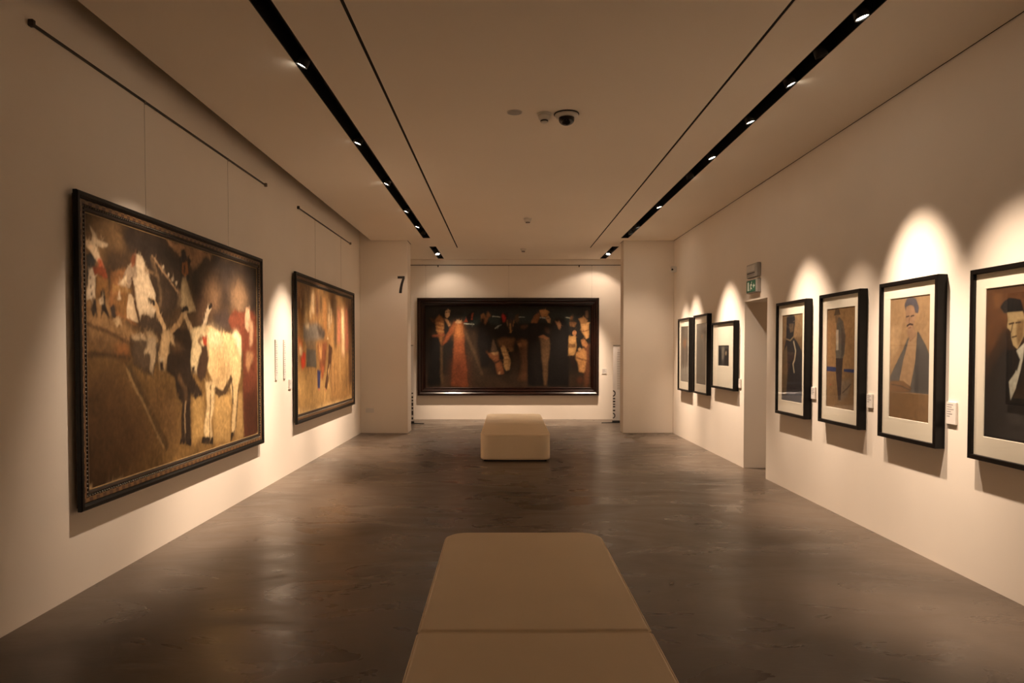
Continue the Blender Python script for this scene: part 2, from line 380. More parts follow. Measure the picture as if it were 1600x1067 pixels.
  (0,(204, 174, 120),0.002,[0.568,0.637,0.676,0.605,0.771,0.591,0.818,0.622,0.853,0.588,0.854,0.499,0.845,0.37,0.822,0.28,0.814,0.162,0.795,0.065,0.762,0.016,0.777,0.195,0.752,0.324,0.697,0.276,0.641,0.308,0.611,0.37,0.574,0.432,0.587,0.553]),
  (0,(170, 140, 92),0.03,[0.659,0.486,0.749,0.448,0.749,0.333,0.684,0.305,0.635,0.353]),
  (0,(224, 198, 150),0.02,[0.59,0.622,0.689,0.589,0.701,0.527,0.596,0.544]),
  (0,(228, 204, 156),0.008,[0.777,0.604,0.821,0.618,0.849,0.579,0.85,0.462,0.825,0.5]),
  (0,(66, 48, 34),0.004,[0.545,0.553,0.59,0.537,0.601,0.463,0.572,0.363,0.545,0.349,0.512,0.392,0.502,0.436]),
  (0,(206, 178, 126),0.002,[0.572,0.35,0.645,0.343,0.63,0.202,0.612,0.138,0.626,0.024,0.579,0.036,0.556,0.1,0.583,0.226]),
  (0.006,(96, 74, 48),0.001,[0.609,0.33,0.605,0.206,0.598,0.058]),
  (0,(76, 58, 38),0.003,[0.641,0.32,0.697,0.293,0.766,0.365,0.779,0.346,0.731,0.271,0.672,0.259,0.641,0.283]),
  (0,(42, 33, 26),0.001,[0.552,0.075,0.626,0.059,0.626,0.019,0.541,0.041]),
  (0,(42, 33, 26),0.001,[0.416,0.099,0.481,0.083,0.481,0.053,0.412,0.071]),
  (0,(42, 33, 26),0.001,[0.759,0.054,0.784,0.06,0.767,0.016,0.754,0.005]),
  (0.009,(54, 42, 30),0,[0.763,0.363,0.777,0.285,0.777,0.213]),
  (0.006,(70, 54, 36),0,[0.83,0.316,0.814,0.189,0.798,0.082,0.767,0.016]),
  (0,(212, 188, 138),0.002,[0.48,0.603,0.563,0.629,0.587,0.575,0.565,0.523,0.534,0.553,0.549,0.505,0.512,0.391,0.485,0.404,0.479,0.452,0.495,0.553]),
  (0,(120, 92, 62),0.004,[0.541,0.582,0.568,0.575,0.534,0.529,0.526,0.553]),
  (0,(58, 44, 34),0.002,[0.484,0.425,0.51,0.427,0.512,0.392,0.489,0.393]),
  (0,(172, 70, 45),0.003,[0.556,0.576,0.587,0.579,0.591,0.526,0.563,0.534]),
 ],
 'MOURN': [
  (0,(30, 27, 22),0,[-0.016,1.031,1.022,1.031,1.022,-0.031,-0.016,-0.031]),
  (0,(40, 45, 40),0.02,[0.221,0.954,0.904,0.938,0.904,0.769,0.221,0.769]),
  (0,(46, 58, 52),0.008,[0.228,0.869,0.451,0.869,0.451,0.769,0.228,0.769]),
  (0,(44, 54, 48),0.008,[0.562,0.877,0.651,0.877,0.651,0.785,0.562,0.785]),
  (0,(60, 45, 31),0.05,[-0.016,0.169,1.022,0.169,1.022,-0.031,-0.016,-0.031]),
  (0,(54, 42, 30),0.03,[0.228,0.723,0.369,0.723,0.384,0.062,0.243,0.062]),
  (0.005,(182, 188, 168),0,[0.405,0.865,0.455,0.858]),
  (0.006,(182, 188, 168),0,[0.236,0.782,0.295,0.775]),
  (0.008,(182, 188, 168),0,[0.421,0.726,0.457,0.762]),
  (0.008,(182, 188, 168),0,[0.692,0.858,0.726,0.849]),
  (0.005,(182, 188, 168),0,[0.846,0.86,0.874,0.854]),
  (0.004,(182, 188, 168),0,[0.562,0.865,0.599,0.862]),
  (0,(46, 36, 26),0.01,[0.013,0.723,0.062,0.769,0.095,0.508,0.095,0.031,0.013,0.031]),
  (0,(22, 20, 18),0.006,[0.021,0.615,0.08,0.631,0.095,0.508,0.091,0.023,0.021,0.023]),
  (0,(84, 64, 42),0.004,[0.091,0.508,0.104,0.508,0.108,0.046,0.095,0.046]),
  (0,(90, 60, 36),0.004,[0.028,0.854,0.062,0.823,0.069,0.785,0.043,0.8]),
  (0,(142, 94, 52),0.003,[0.06,0.828,0.086,0.885,0.114,0.846,0.11,0.738,0.114,0.631,0.099,0.514,0.083,0.615,0.064,0.708]),
  (0.008,(178, 130, 78),0.002,[0.067,0.792,0.108,0.774]),
  (0.008,(178, 130, 78),0.002,[0.067,0.746,0.108,0.728]),
  (0.008,(178, 130, 78),0.002,[0.067,0.7,0.108,0.682]),
  (0.014,(128, 72, 44),0.003,[0.05,0.628,0.114,0.638]),
  (0,(34, 26, 20),0.003,[0.104,0.846,0.116,0.946,0.138,0.978,0.16,0.938,0.156,0.862,0.132,0.828]),
  (0,(196, 156, 110),0.001,[0.122,0.935,0.136,0.963,0.152,0.938,0.148,0.883,0.133,0.852,0.122,0.868]),
  (0.005,(60, 42, 30),0,[0.126,0.915,0.134,0.918]),
  (0.005,(60, 42, 30),0,[0.141,0.918,0.148,0.922]),
  (0,(182, 136, 90),0.002,[0.116,0.846,0.132,0.842,0.154,0.766,0.143,0.751,0.128,0.797]),
  (0,(126, 70, 40),0.004,[0.175,0.808,0.23,0.808,0.237,0.615,0.258,0.023,0.156,0.023,0.169,0.462,0.174,0.692,0.134,0.566,0.098,0.517,0.123,0.615,0.156,0.757]),
  (0,(178, 118, 66),0.02,[0.18,0.797,0.225,0.8,0.23,0.615,0.182,0.6]),
  (0,(96, 50, 30),0.03,[0.165,0.369,0.247,0.369,0.257,0.031,0.162,0.031]),
  (0,(206, 166, 120),0.002,[0.182,0.803,0.196,0.828,0.226,0.808,0.221,0.785,0.188,0.785]),
  (0,(24, 21, 19),0.004,[0.247,0.869,0.28,0.926,0.295,0.923,0.289,0.792,0.254,0.792]),
  (0,(160, 76, 46),0.001,[0.234,0.797,0.247,0.871,0.258,0.797]),
  (0,(160, 80, 48),0.001,[0.277,0.828,0.284,0.917,0.295,0.917,0.289,0.828]),
  (0.012,(86, 68, 48),0.006,[0.24,0.692,0.288,0.462,0.343,0.169]),
  (0,(25, 22, 20),0.008,[0.321,0.785,0.384,0.815,0.401,0.615,0.384,0.246,0.336,0.246,0.31,0.538]),
  (0,(150, 106, 66),0.002,[0.335,0.889,0.358,0.915,0.367,0.846,0.356,0.789,0.336,0.812]),
  (0,(44, 34, 26),0.003,[0.336,0.838,0.359,0.846,0.355,0.769,0.34,0.785]),
  (0,(146, 102, 64),0.002,[0.355,0.785,0.369,0.874,0.377,0.942,0.399,0.869,0.384,0.858,0.366,0.766]),
  (0,(28, 25, 22),0.006,[0.41,0.7,0.473,0.792,0.562,0.792,0.625,0.723,0.618,0.608,0.533,0.577,0.429,0.592]),
  (0,(30, 26, 24),0.004,[0.455,0.892,0.496,0.915,0.496,0.785,0.458,0.785]),
  (0,(178, 46, 36),0.002,[0.462,0.885,0.477,0.897,0.488,0.858,0.484,0.8,0.47,0.792]),
  (0,(70, 56, 42),0.003,[0.492,0.812,0.513,0.849,0.536,0.8,0.522,0.692,0.514,0.665,0.503,0.72]),
  (0.008,(160, 120, 66),0.001,[0.513,0.785,0.516,0.674]),
  (0.005,(140, 100, 60),0,[0.494,0.828,0.497,0.754]),
  (0.005,(140, 100, 60),0,[0.534,0.828,0.53,0.754]),
  (0,(92, 68, 44),0.002,[0.539,0.889,0.561,0.905,0.567,0.831,0.552,0.789,0.54,0.828]),
  (0,(96, 66, 44),0.003,[0.57,0.762,0.618,0.772,0.614,0.742,0.596,0.711,0.577,0.731]),
  (0,(108, 76, 46),0.006,[0.432,0.577,0.473,0.615,0.544,0.608,0.527,0.489,0.534,0.443,0.503,0.458,0.473,0.489,0.444,0.505]),
  (0,(150, 110, 70),0.003,[0.503,0.492,0.529,0.477,0.531,0.438,0.51,0.449]),
  (0,(190, 150, 96),0.002,[0.455,0.492,0.481,0.508,0.5,0.431,0.519,0.308,0.51,0.223,0.488,0.202,0.475,0.246,0.472,0.369]),
  (0.004,(140, 102, 60),0.001,[0.47,0.431,0.507,0.443]),
  (0.004,(140, 102, 60),0.001,[0.47,0.385,0.507,0.397]),
  (0.004,(140, 102, 60),0.001,[0.47,0.338,0.507,0.351]),
  (0.004,(140, 102, 60),0.001,[0.47,0.292,0.507,0.305]),
  (0,(128, 82, 50),0.003,[0.361,0.462,0.384,0.428,0.445,0.428,0.444,0.354,0.463,0.308,0.475,0.166,0.436,0.166,0.42,0.308,0.384,0.392]),
  (0,(190, 150, 100),0.003,[0.395,0.431,0.441,0.438,0.438,0.403,0.414,0.397]),
  (0,(190, 150, 105),0.001,[0.441,0.197,0.453,0.203,0.455,0.166,0.442,0.166]),
  (0,(96, 76, 56),0.002,[0.401,0.546,0.41,0.597,0.42,0.546,0.435,0.446,0.396,0.443]),
  (0.01,(64, 40, 28),0.002,[0.421,0.308,0.462,0.338]),
  (0,(96, 66, 42),0.005,[0.546,0.569,0.579,0.608,0.614,0.569,0.619,0.308,0.619,0.085,0.555,0.085,0.577,0.308,0.562,0.492]),
  (0,(150, 104, 64),0.01,[0.577,0.6,0.611,0.569,0.607,0.492,0.581,0.508]),
  (0,(176, 126, 80),0.002,[0.553,0.538,0.57,0.554,0.582,0.508,0.567,0.489]),
  (0,(58, 44, 32),0.02,[0.518,0.431,0.562,0.462,0.577,0.308,0.555,0.085,0.503,0.085]),
  (0,(25, 22, 20),0.005,[0.622,0.785,0.696,0.8,0.748,0.769,0.781,0.846,0.833,0.846,0.863,0.738,0.866,0.015,0.618,0.023]),
  (0,(36, 30, 26),0.02,[0.651,0.769,0.681,0.769,0.681,0.062,0.659,0.062]),
  (0,(138, 88, 52),0.002,[0.635,0.792,0.659,0.885,0.685,0.918,0.693,0.869,0.677,0.788]),
  (0,(186, 136, 82),0.002,[0.687,0.946,0.718,0.963,0.746,0.931,0.733,0.868,0.7,0.86]),
  (0,(198, 152, 102),0.001,[0.725,0.852,0.74,0.886,0.756,0.838,0.751,0.785,0.737,0.798]),
  (0.004,(60, 42, 30),0,[0.734,0.843,0.746,0.846]),
  (0,(172, 126, 86),0.002,[0.78,0.815,0.811,0.8,0.819,0.766,0.807,0.705,0.795,0.766]),
  (0,(100, 76, 50),0.004,[0.683,0.631,0.749,0.608,0.752,0.538,0.734,0.028,0.717,0.028,0.703,0.369,0.694,0.569]),
  (0,(146, 100, 64),0.002,[0.68,0.628,0.711,0.654,0.749,0.603,0.733,0.582]),
  (0,(84, 60, 42),0.006,[0.714,0.738,0.744,0.731,0.751,0.662,0.726,0.677]),
  (0,(122, 86, 52),0.002,[0.865,0.797,0.889,0.834,0.914,0.788,0.899,0.735,0.874,0.745]),
  (0,(140, 98, 60),0.002,[0.874,0.874,0.892,0.885,0.885,0.823,0.871,0.818]),
  (0,(42, 34, 26),0.003,[0.874,0.838,0.907,0.828,0.911,0.8,0.874,0.8]),
  (0,(166, 116, 74),0,[0.915,0.665,0.912,0.645,0.904,0.632,0.895,0.632,0.888,0.645,0.885,0.665,0.888,0.685,0.895,0.697,0.904,0.697,0.912,0.685]),
  (0,(178, 138, 84),0.002,[0.864,0.628,0.907,0.631,0.912,0.538,0.901,0.391,0.861,0.391,0.866,0.538]),
  (0,(120, 88, 52),0.003,[0.866,0.538,0.907,0.542,0.904,0.492,0.865,0.492]),
  (0,(40, 27, 21),0.003,[0.863,0.391,0.902,0.391,0.907,0.246,0.889,0.246]),
  (0,(192, 146, 90),0.002,[0.936,0.785,0.99,0.803,0.987,0.612,0.97,0.597,0.944,0.692]),
  (0.006,(120, 84, 48),0.001,[0.948,0.692,0.985,0.708]),
  (0,(156, 114, 68),0.002,[0.924,0.843,0.955,0.871,0.979,0.828,0.972,0.782,0.936,0.782]),
  (0,(112, 86, 60),0.002,[0.961,0.931,0.978,0.942,0.984,0.858,0.966,0.858]),
  (0,(104, 66, 42),0.006,[0.959,0.508,0.99,0.554,0.99,0.012,0.958,0.012]),
  (0,(172, 120, 74),0.002,[0.939,0.585,0.963,0.594,0.979,0.538,0.972,0.489,0.948,0.52]),
  (0,(170, 124, 74),0.003,[0.909,0.428,0.955,0.489,0.972,0.431,0.972,0.308,0.959,0.182,0.926,0.197,0.921,0.308,0.907,0.354]),
  (0,(182, 140, 92),0,[0.942,0.471,0.94,0.456,0.935,0.447,0.929,0.447,0.923,0.456,0.921,0.471,0.923,0.485,0.929,0.494,0.935,0.494,0.94,0.485]),
  (0.008,(110, 76, 44),0.002,[0.911,0.369,0.969,0.331]),
  (0,(84, 50, 32),0.006,[0.951,0.092,0.947,0.065,0.938,0.048,0.926,0.048,0.916,0.065,0.912,0.092,0.916,0.119,0.926,0.136,0.938,0.136,0.947,0.119]),
 ],
 'CROWD': [
  (0,(138, 102, 58),0,[-0.017,1.015,1.021,1.015,1.03,-0.033,-0.017,-0.015]),
  (0,(166, 130, 76),0.04,[-0.017,0.334,0.548,0.314,0.549,-0.04,-0.017,-0.015]),
  (0,(150, 112, 64),0.05,[0.547,0.568,1.025,0.605,1.03,-0.033,0.549,-0.012]),
  (0,(176, 128, 70),0.018,[0.027,0.986,0.053,0.986,0.058,0.685,0.023,0.684]),
  (0,(92, 60, 36),0.018,[0.068,0.967,0.084,0.966,0.089,0.773,0.063,0.771]),
  (0,(196, 164, 112),0.018,[0.12,0.962,0.144,0.961,0.149,0.665,0.114,0.663]),
  (0,(120, 100, 72),0.018,[0.164,0.992,0.192,0.992,0.197,0.819,0.159,0.816]),
  (0,(206, 172, 122),0.018,[0.208,0.986,0.248,0.987,0.254,0.785,0.203,0.782]),
  (0,(84, 54, 40),0.018,[0.286,0.97,0.328,0.971,0.334,0.751,0.281,0.748]),
  (0,(62, 46, 32),0.018,[0.349,0.965,0.392,0.966,0.399,0.796,0.343,0.792]),
  (0,(150, 104, 58),0.018,[0.414,0.946,0.465,0.947,0.473,0.595,0.409,0.594]),
  (0,(210, 176, 126),0.018,[0.501,0.914,0.535,0.913,0.543,0.68,0.496,0.678]),
  (0,(66, 44, 30),0.018,[0.569,0.949,0.603,0.949,0.611,0.811,0.562,0.808]),
  (0,(62, 48, 34),0.018,[0.621,0.955,0.656,0.955,0.666,0.511,0.616,0.511]),
  (0,(160, 98, 70),0.018,[0.682,0.889,0.734,0.89,0.743,0.54,0.677,0.54]),
  (0,(222, 178, 128),0.018,[0.771,0.883,0.825,0.883,0.837,0.434,0.767,0.436]),
  (0,(162, 96, 70),0.018,[0.853,0.905,0.917,0.906,0.929,0.479,0.848,0.48]),
  (0,(92, 60, 38),0.018,[0.929,0.943,0.988,0.944,1.003,0.162,0.927,0.168]),
  (0.012,(90, 60, 36),0.006,[0.033,0.878,0.035,0.806]),
  (0.012,(210, 180, 130),0.006,[0.058,0.856,0.061,0.808]),
  (0.012,(200, 166, 110),0.006,[0.113,0.849,0.116,0.763]),
  (0.012,(216, 186, 136),0.006,[0.192,0.819,0.195,0.743]),
  (0.012,(226, 196, 150),0.006,[0.24,0.939,0.243,0.797]),
  (0.012,(110, 72, 40),0.006,[0.495,0.9,0.499,0.803]),
  (0.012,(224, 190, 140),0.006,[0.559,0.85,0.563,0.737]),
  (0.012,(232, 196, 146),0.006,[0.775,0.868,0.78,0.69]),
  (0.012,(140, 90, 48),0.006,[0.837,0.979,0.841,0.889]),
  (0.012,(182, 146, 90),0.006,[0.725,0.54,0.731,0.185]),
  (0.012,(120, 86, 50),0.006,[0.86,0.48,0.867,0.112]),
  (0.012,(110, 80, 46),0.006,[0.617,0.368,0.622,0.108]),
  (0.012,(96, 66, 40),0.006,[0.547,0.483,0.552,0.144]),
  (0.012,(86, 58, 36),0.006,[0.941,0.479,0.948,0.104]),
  (0.012,(160, 124, 74),0.006,[0.794,0.36,0.8,0.089]),
  (0.012,(150, 112, 64),0.006,[0.671,0.307,0.676,0.043]),
  (0,(112, 102, 86),0.01,[0.092,0.687,0.293,0.712,0.441,0.642,0.422,0.591,0.269,0.562,0.151,0.511,0.082,0.6]),
  (0,(200, 176, 136),0.006,[0.113,0.688,0.178,0.697,0.173,0.659,0.124,0.654]),
  (0,(78, 66, 54),0.008,[0.293,0.703,0.441,0.642,0.422,0.58,0.323,0.605]),
  (0,(166, 98, 52),0.006,[0.015,0.599,0.082,0.563,0.071,0.45,0.015,0.487]),
  (0,(176, 62, 36),0.004,[0.045,0.441,0.076,0.477,0.124,0.464,0.119,0.361,0.061,0.337]),
  (0,(208, 176, 128),0.006,[0.03,0.538,0.076,0.489,0.066,0.44,0.03,0.465]),
  (0,(84, 77, 64),0.003,[0.135,0.504,0.278,0.487,0.288,0.339,0.135,0.355]),
  (0,(112, 92, 66),0.01,[0.137,0.576,0.278,0.565,0.278,0.487,0.137,0.503]),
  (0,(116, 68, 42),0.008,[0.305,0.539,0.486,0.567,0.429,0.304,0.348,0.309]),
  (0,(180, 130, 76),0.008,[0.329,0.539,0.39,0.539,0.378,0.405,0.341,0.406]),
  (0,(58, 58, 88),0.003,[0.299,0.326,0.357,0.312,0.342,0.163,0.303,0.167]),
  (0,(150, 84, 50),0.006,[0.36,0.352,0.429,0.362,0.404,0.241,0.366,0.244]),
  (0,(72, 48, 32),0.003,[0.506,0.542,0.571,0.512,0.547,0.371,0.468,0.144,0.429,0.167,0.487,0.359]),
  (0,(190, 152, 96),0.003,[0.487,0.304,0.527,0.371,0.494,0.234]),
  (0,(224, 190, 140),0,[0.499,0.586,0.497,0.579,0.49,0.575,0.482,0.575,0.476,0.579,0.473,0.585,0.476,0.592,0.482,0.596,0.49,0.596,0.497,0.592]),
  (0,(210, 130, 90),0,[0.339,0.158,0.336,0.152,0.329,0.149,0.319,0.15,0.312,0.154,0.309,0.161,0.312,0.167,0.319,0.17,0.328,0.169,0.336,0.164]),
  (0,(196, 120, 84),0,[0.455,0.146,0.453,0.14,0.446,0.137,0.438,0.138,0.432,0.142,0.43,0.148,0.432,0.154,0.438,0.156,0.446,0.156,0.453,0.151]),
  (0.014,(200, 164, 108),0.006,[0.005,0.011,1,0.006]),
 ],
 'SMOKER': [
  (0,(152, 116, 74),0,[-0.075,1.043,1.028,1.017,1.057,-0.009,-0.053,-0.049]),
  (0,(132, 98, 60),0.02,[-0.015,0.719,1.036,0.735,1.052,0.167,-0.003,0.14]),
  (0,(116, 110, 104),0.006,[-0.055,0.064,1.052,0.167,1.057,-0.009,-0.053,-0.049]),
  (0,(50, 44, 40),0.006,[0.22,0.968,0.394,0.991,0.604,0.971,0.626,0.915,0.551,0.738,0.71,0.688,0.945,0.582,0.984,0.242,0.977,0.143,0.031,0.066,0.172,0.352,0.042,0.535,0.205,0.718]),
  (0,(60, 56, 54),0.004,[0.237,0.226,0.984,0.242,0.984,0.22,0.238,0.192]),
  (0,(112, 86, 60),0.006,[0.325,0.894,0.567,0.89,0.549,0.801,0.388,0.785]),
  (0.01,(150, 120, 84),0,[0.546,0.912,0.724,0.923]),
  (0,(116, 90, 58),0.012,[0.041,0.558,0.248,0.649,0.296,0.353,0.241,0.072,0.073,0.067]),
  (0.05,(198, 170, 126),0.004,[0.572,0.682,0.664,0.582,0.617,0.481,0.548,0.436,0.601,0.346]),
  (0.03,(150, 120, 80),0.004,[0.226,0.718,0.401,0.699,0.551,0.738]),
 ],
 'WALKER': [
  (0,(168, 122, 72),0,[-0.089,1.049,1.027,1.022,1.056,-0.026,-0.062,-0.086]),
  (0,(150, 110, 66),0.01,[-0.073,0.349,1.045,0.375,1.056,-0.026,-0.062,-0.086]),
  (0,(140, 112, 80),0.04,[0.51,0.283,0.908,0.314,0.77,0.135,0.441,0.061]),
  (0,(52, 62, 92),0.003,[-0.01,0.416,0.349,0.411,0.35,0.363,-0.009,0.367]),
  (0,(52, 62, 92),0.003,[0.618,0.397,1.031,0.398,1.031,0.367,0.619,0.369]),
  (0,(96, 74, 48),0.004,[0.252,0.92,0.304,0.98,0.425,0.977,0.486,0.925]),
  (0,(132, 98, 62),0.005,[0.291,0.92,0.427,0.922,0.414,0.846,0.315,0.851]),
  (0,(104, 90, 70),0.005,[0.427,0.908,0.577,0.856,0.668,0.719,0.636,0.542,0.557,0.478,0.347,0.487,0.322,0.579,0.386,0.739,0.338,0.835]),
  (0,(80, 68, 54),0.012,[0.519,0.818,0.654,0.719,0.614,0.542,0.527,0.502]),
  (0,(196, 170, 132),0.003,[0.332,0.779,0.423,0.779,0.428,0.58,0.345,0.575]),
  (0,(72, 54, 42),0.004,[0.339,0.499,0.586,0.502,0.561,0.344,0.523,0.095,0.441,0.085,0.351,0.339]),
  (0.02,(92, 70, 52),0.003,[0.58,0.163,0.739,0.212,0.86,0.259]),
  (0.012,(190, 90, 60),0,[0.114,0.23,0.184,0.233]),
 ],
 'SCARF': [
  (0,(192, 146, 94),0,[-0.078,1.062,1.015,1.017,1.064,-0.009,-0.036,-0.075]),
  (0,(150, 108, 64),0.004,[-0.046,0.215,1.053,0.223,1.064,-0.009,-0.036,-0.075]),
  (0,(206, 160, 106),0.05,[-0.004,0.764,0.332,0.778,0.251,0.567,0.02,0.468]),
  (0,(112, 100, 84),0.006,[0.483,0.678,0.341,0.568,0.025,0.349,0.005,0.217,0.502,0.226,0.989,0.228,1.008,0.497,0.886,0.606,0.719,0.707,0.618,0.714]),
  (0,(92, 82, 70),0.02,[0.657,0.587,0.887,0.587,0.988,0.479,0.978,0.242,0.644,0.25]),
  (0,(198, 152, 102),0.004,[0.495,0.659,0.695,0.735,0.651,0.475,0.546,0.275,0.261,0.311,0.362,0.491]),
  (0,(178, 132, 90),0.004,[0.422,0.73,0.617,0.746,0.664,0.676,0.519,0.632]),
  (0,(182, 136, 94),0.004,[0.403,0.914,0.62,0.915,0.652,0.829,0.578,0.726,0.481,0.704,0.407,0.811]),
  (0,(96, 86, 82),0.005,[0.367,0.93,0.424,0.975,0.515,0.993,0.652,0.966,0.721,0.901,0.701,0.854,0.639,0.862,0.598,0.912,0.507,0.926,0.415,0.913,0.405,0.876]),
  (0.02,(74, 56, 46),0.003,[0.424,0.834,0.487,0.838]),
  (0.02,(74, 56, 46),0.003,[0.533,0.837,0.601,0.841]),
  (0.012,(120, 84, 56),0.003,[0.499,0.828,0.49,0.785]),
  (0.028,(70, 52, 42),0.003,[0.444,0.761,0.507,0.774,0.576,0.767]),
  (0.014,(140, 84, 60),0.002,[0.474,0.742,0.537,0.745]),
  (0,(150, 106, 66),0.006,[0.026,0.309,0.369,0.318,0.569,0.266,0.536,0.231,0.017,0.217]),
  (0.012,(90, 76, 60),0.003,[0.065,0.28,0.323,0.274,0.536,0.246]),
 ],
 'OLDMAN': [
  (0,(56, 38, 24),0,[-0.131,1.115,1.06,1.03,1.081,-0.021,-0.071,-0.183]),
  (0,(104, 62, 30),0.05,[0,0.992,1,0.993,1.006,0.723,0.647,0.683,0.311,0.73,0.154,0.59,0.021,0.525]),
  (0,(120, 74, 36),0.03,[0.139,0.969,0.303,0.945,0.266,0.869,0.144,0.842]),
  (0,(30, 25, 20),0.02,[-0.007,0.364,0.316,0.593,0.47,0.58,0.649,0.64,1.009,0.589,1.021,-0.004,-0.012,-0.017]),
  (0,(28, 23, 18),0.004,[0.242,0.862,0.305,0.896,0.39,0.917,0.563,0.9,0.622,0.817,0.308,0.819]),
  (0,(190, 154, 98),0.003,[0.355,0.824,0.594,0.826,0.638,0.77,0.627,0.675,0.529,0.59,0.461,0.618,0.43,0.657,0.421,0.702,0.358,0.729,0.372,0.775]),
  (0,(140, 104, 60),0.012,[0.519,0.772,0.624,0.77,0.613,0.669,0.535,0.61,0.504,0.684]),
  (0.022,(76, 52, 30),0.003,[0.396,0.75,0.464,0.755]),
  (0.018,(76, 52, 30),0.003,[0.494,0.755,0.567,0.758]),
  (0.012,(76, 52, 30),0.003,[0.449,0.749,0.428,0.696]),
  (0.016,(76, 52, 30),0.003,[0.445,0.666,0.511,0.672]),
  (0,(206, 190, 152),0.003,[0.507,0.578,0.642,0.635,0.616,0.539,0.576,0.452,0.515,0.347,0.436,0.266,0.405,0.382,0.504,0.446,0.528,0.508]),
  (0,(30, 25, 20),0.006,[0.356,0.578,0.507,0.588,0.574,0.524,0.53,0.45,0.473,0.477]),
 ],
 'STREET': [
  (0,(116, 100, 78),0,[-0.215,1.07,1.125,1.038,1.158,-0.028,-0.174,-0.071]),
  (0,(84, 72, 56),0.03,[-0,1,1,1,1.008,0.752,0.01,0.717]),
  (0,(140, 90, 50),0.03,[0.285,0.758,0.685,0.771,0.691,0.586,0.359,0.569]),
  (0,(60, 52, 44),0.02,[0.152,0.63,0.492,0.629,0.438,0.246,0.234,0.243]),
  (0,(64, 54, 46),0.02,[0.623,0.671,0.883,0.67,0.895,0.296,0.635,0.292]),
  (0,(150, 136, 112),0.02,[-0.044,0.238,1.086,0.274,1.096,-0.03,-0.033,-0.066]),
  (0.04,(206, 190, 160),0.006,[0.232,0.307,0.271,0.158]),
  (0.04,(206, 190, 160),0.006,[0.469,0.31,0.507,0.163]),
  (0.04,(206, 190, 160),0.006,[0.765,0.315,0.803,0.169]),
 ],
 'MIST': [
  (0,(118, 106, 88),0,[-0.421,1.079,1.172,1.045,1.262,-0.053,-0.366,-0.09]),
  (0,(98, 88, 72),0.06,[0.087,0.913,0.62,0.924,0.622,0.131,0.133,0.124]),
  (0,(136, 122, 100),0.05,[0.574,0.829,0.937,0.825,0.926,0.291,0.664,0.288]),
  (0,(86, 76, 62),0.03,[0.019,0.162,1.04,0.156,1.053,-0.018,-0.026,-0.041]),
  (0,(170, 120, 70),0.02,[0.47,0.812,0.628,0.81,0.632,0.752,0.473,0.754]),
 ],
 'SMALL': [
  (0,(86, 76, 64),0,[-0.162,1.11,1.143,1.047,1.143,-0.073,-0.162,-0.093]),
  (0,(140, 122, 96),0.04,[0.316,0.919,0.579,0.909,0.536,0.359,0.316,0.249]),
  (0,(44, 38, 32),0.03,[0.579,0.799,0.876,0.811,0.959,0.032,0.536,0.028]),
  (0,(50, 44, 38),0.03,[0.023,0.817,0.272,0.809,0.316,0.026,0.023,0.023]),
  (0,(170, 140, 104),0.02,[0.622,0.71,0.792,0.705,0.75,0.532,0.622,0.534]),
 ],
}

# ------------------------------------------------------------------ paintings: flat patches of paint, as (stroke width or 0 for a filled patch, sRGB, softness, outline u,v,...)
def s2l(c):
    c = np.asarray(c, float) / 255
    return np.where(c <= .04045, c / 12.92, ((c + .055) / 1.055) ** 2.4)

def blur(a, r):
    if r < .6: return a
    k = max(1, int(round(r)))
    for ax in (0, 1):
        for _ in range(2):
            p = np.concatenate([np.repeat(np.take(a, [0], ax), k, ax), a, np.repeat(np.take(a, [-1], ax), k + 1, ax)], ax)
            c = np.cumsum(p, ax); n = a.shape[ax]
            c = np.concatenate([np.zeros_like(np.take(c, [0], ax)), c], ax)
            a = (np.take(c, range(2 * k + 1, 2 * k + 1 + n), ax) - np.take(c, range(0, n), ax)) / (2 * k + 1)
    return a

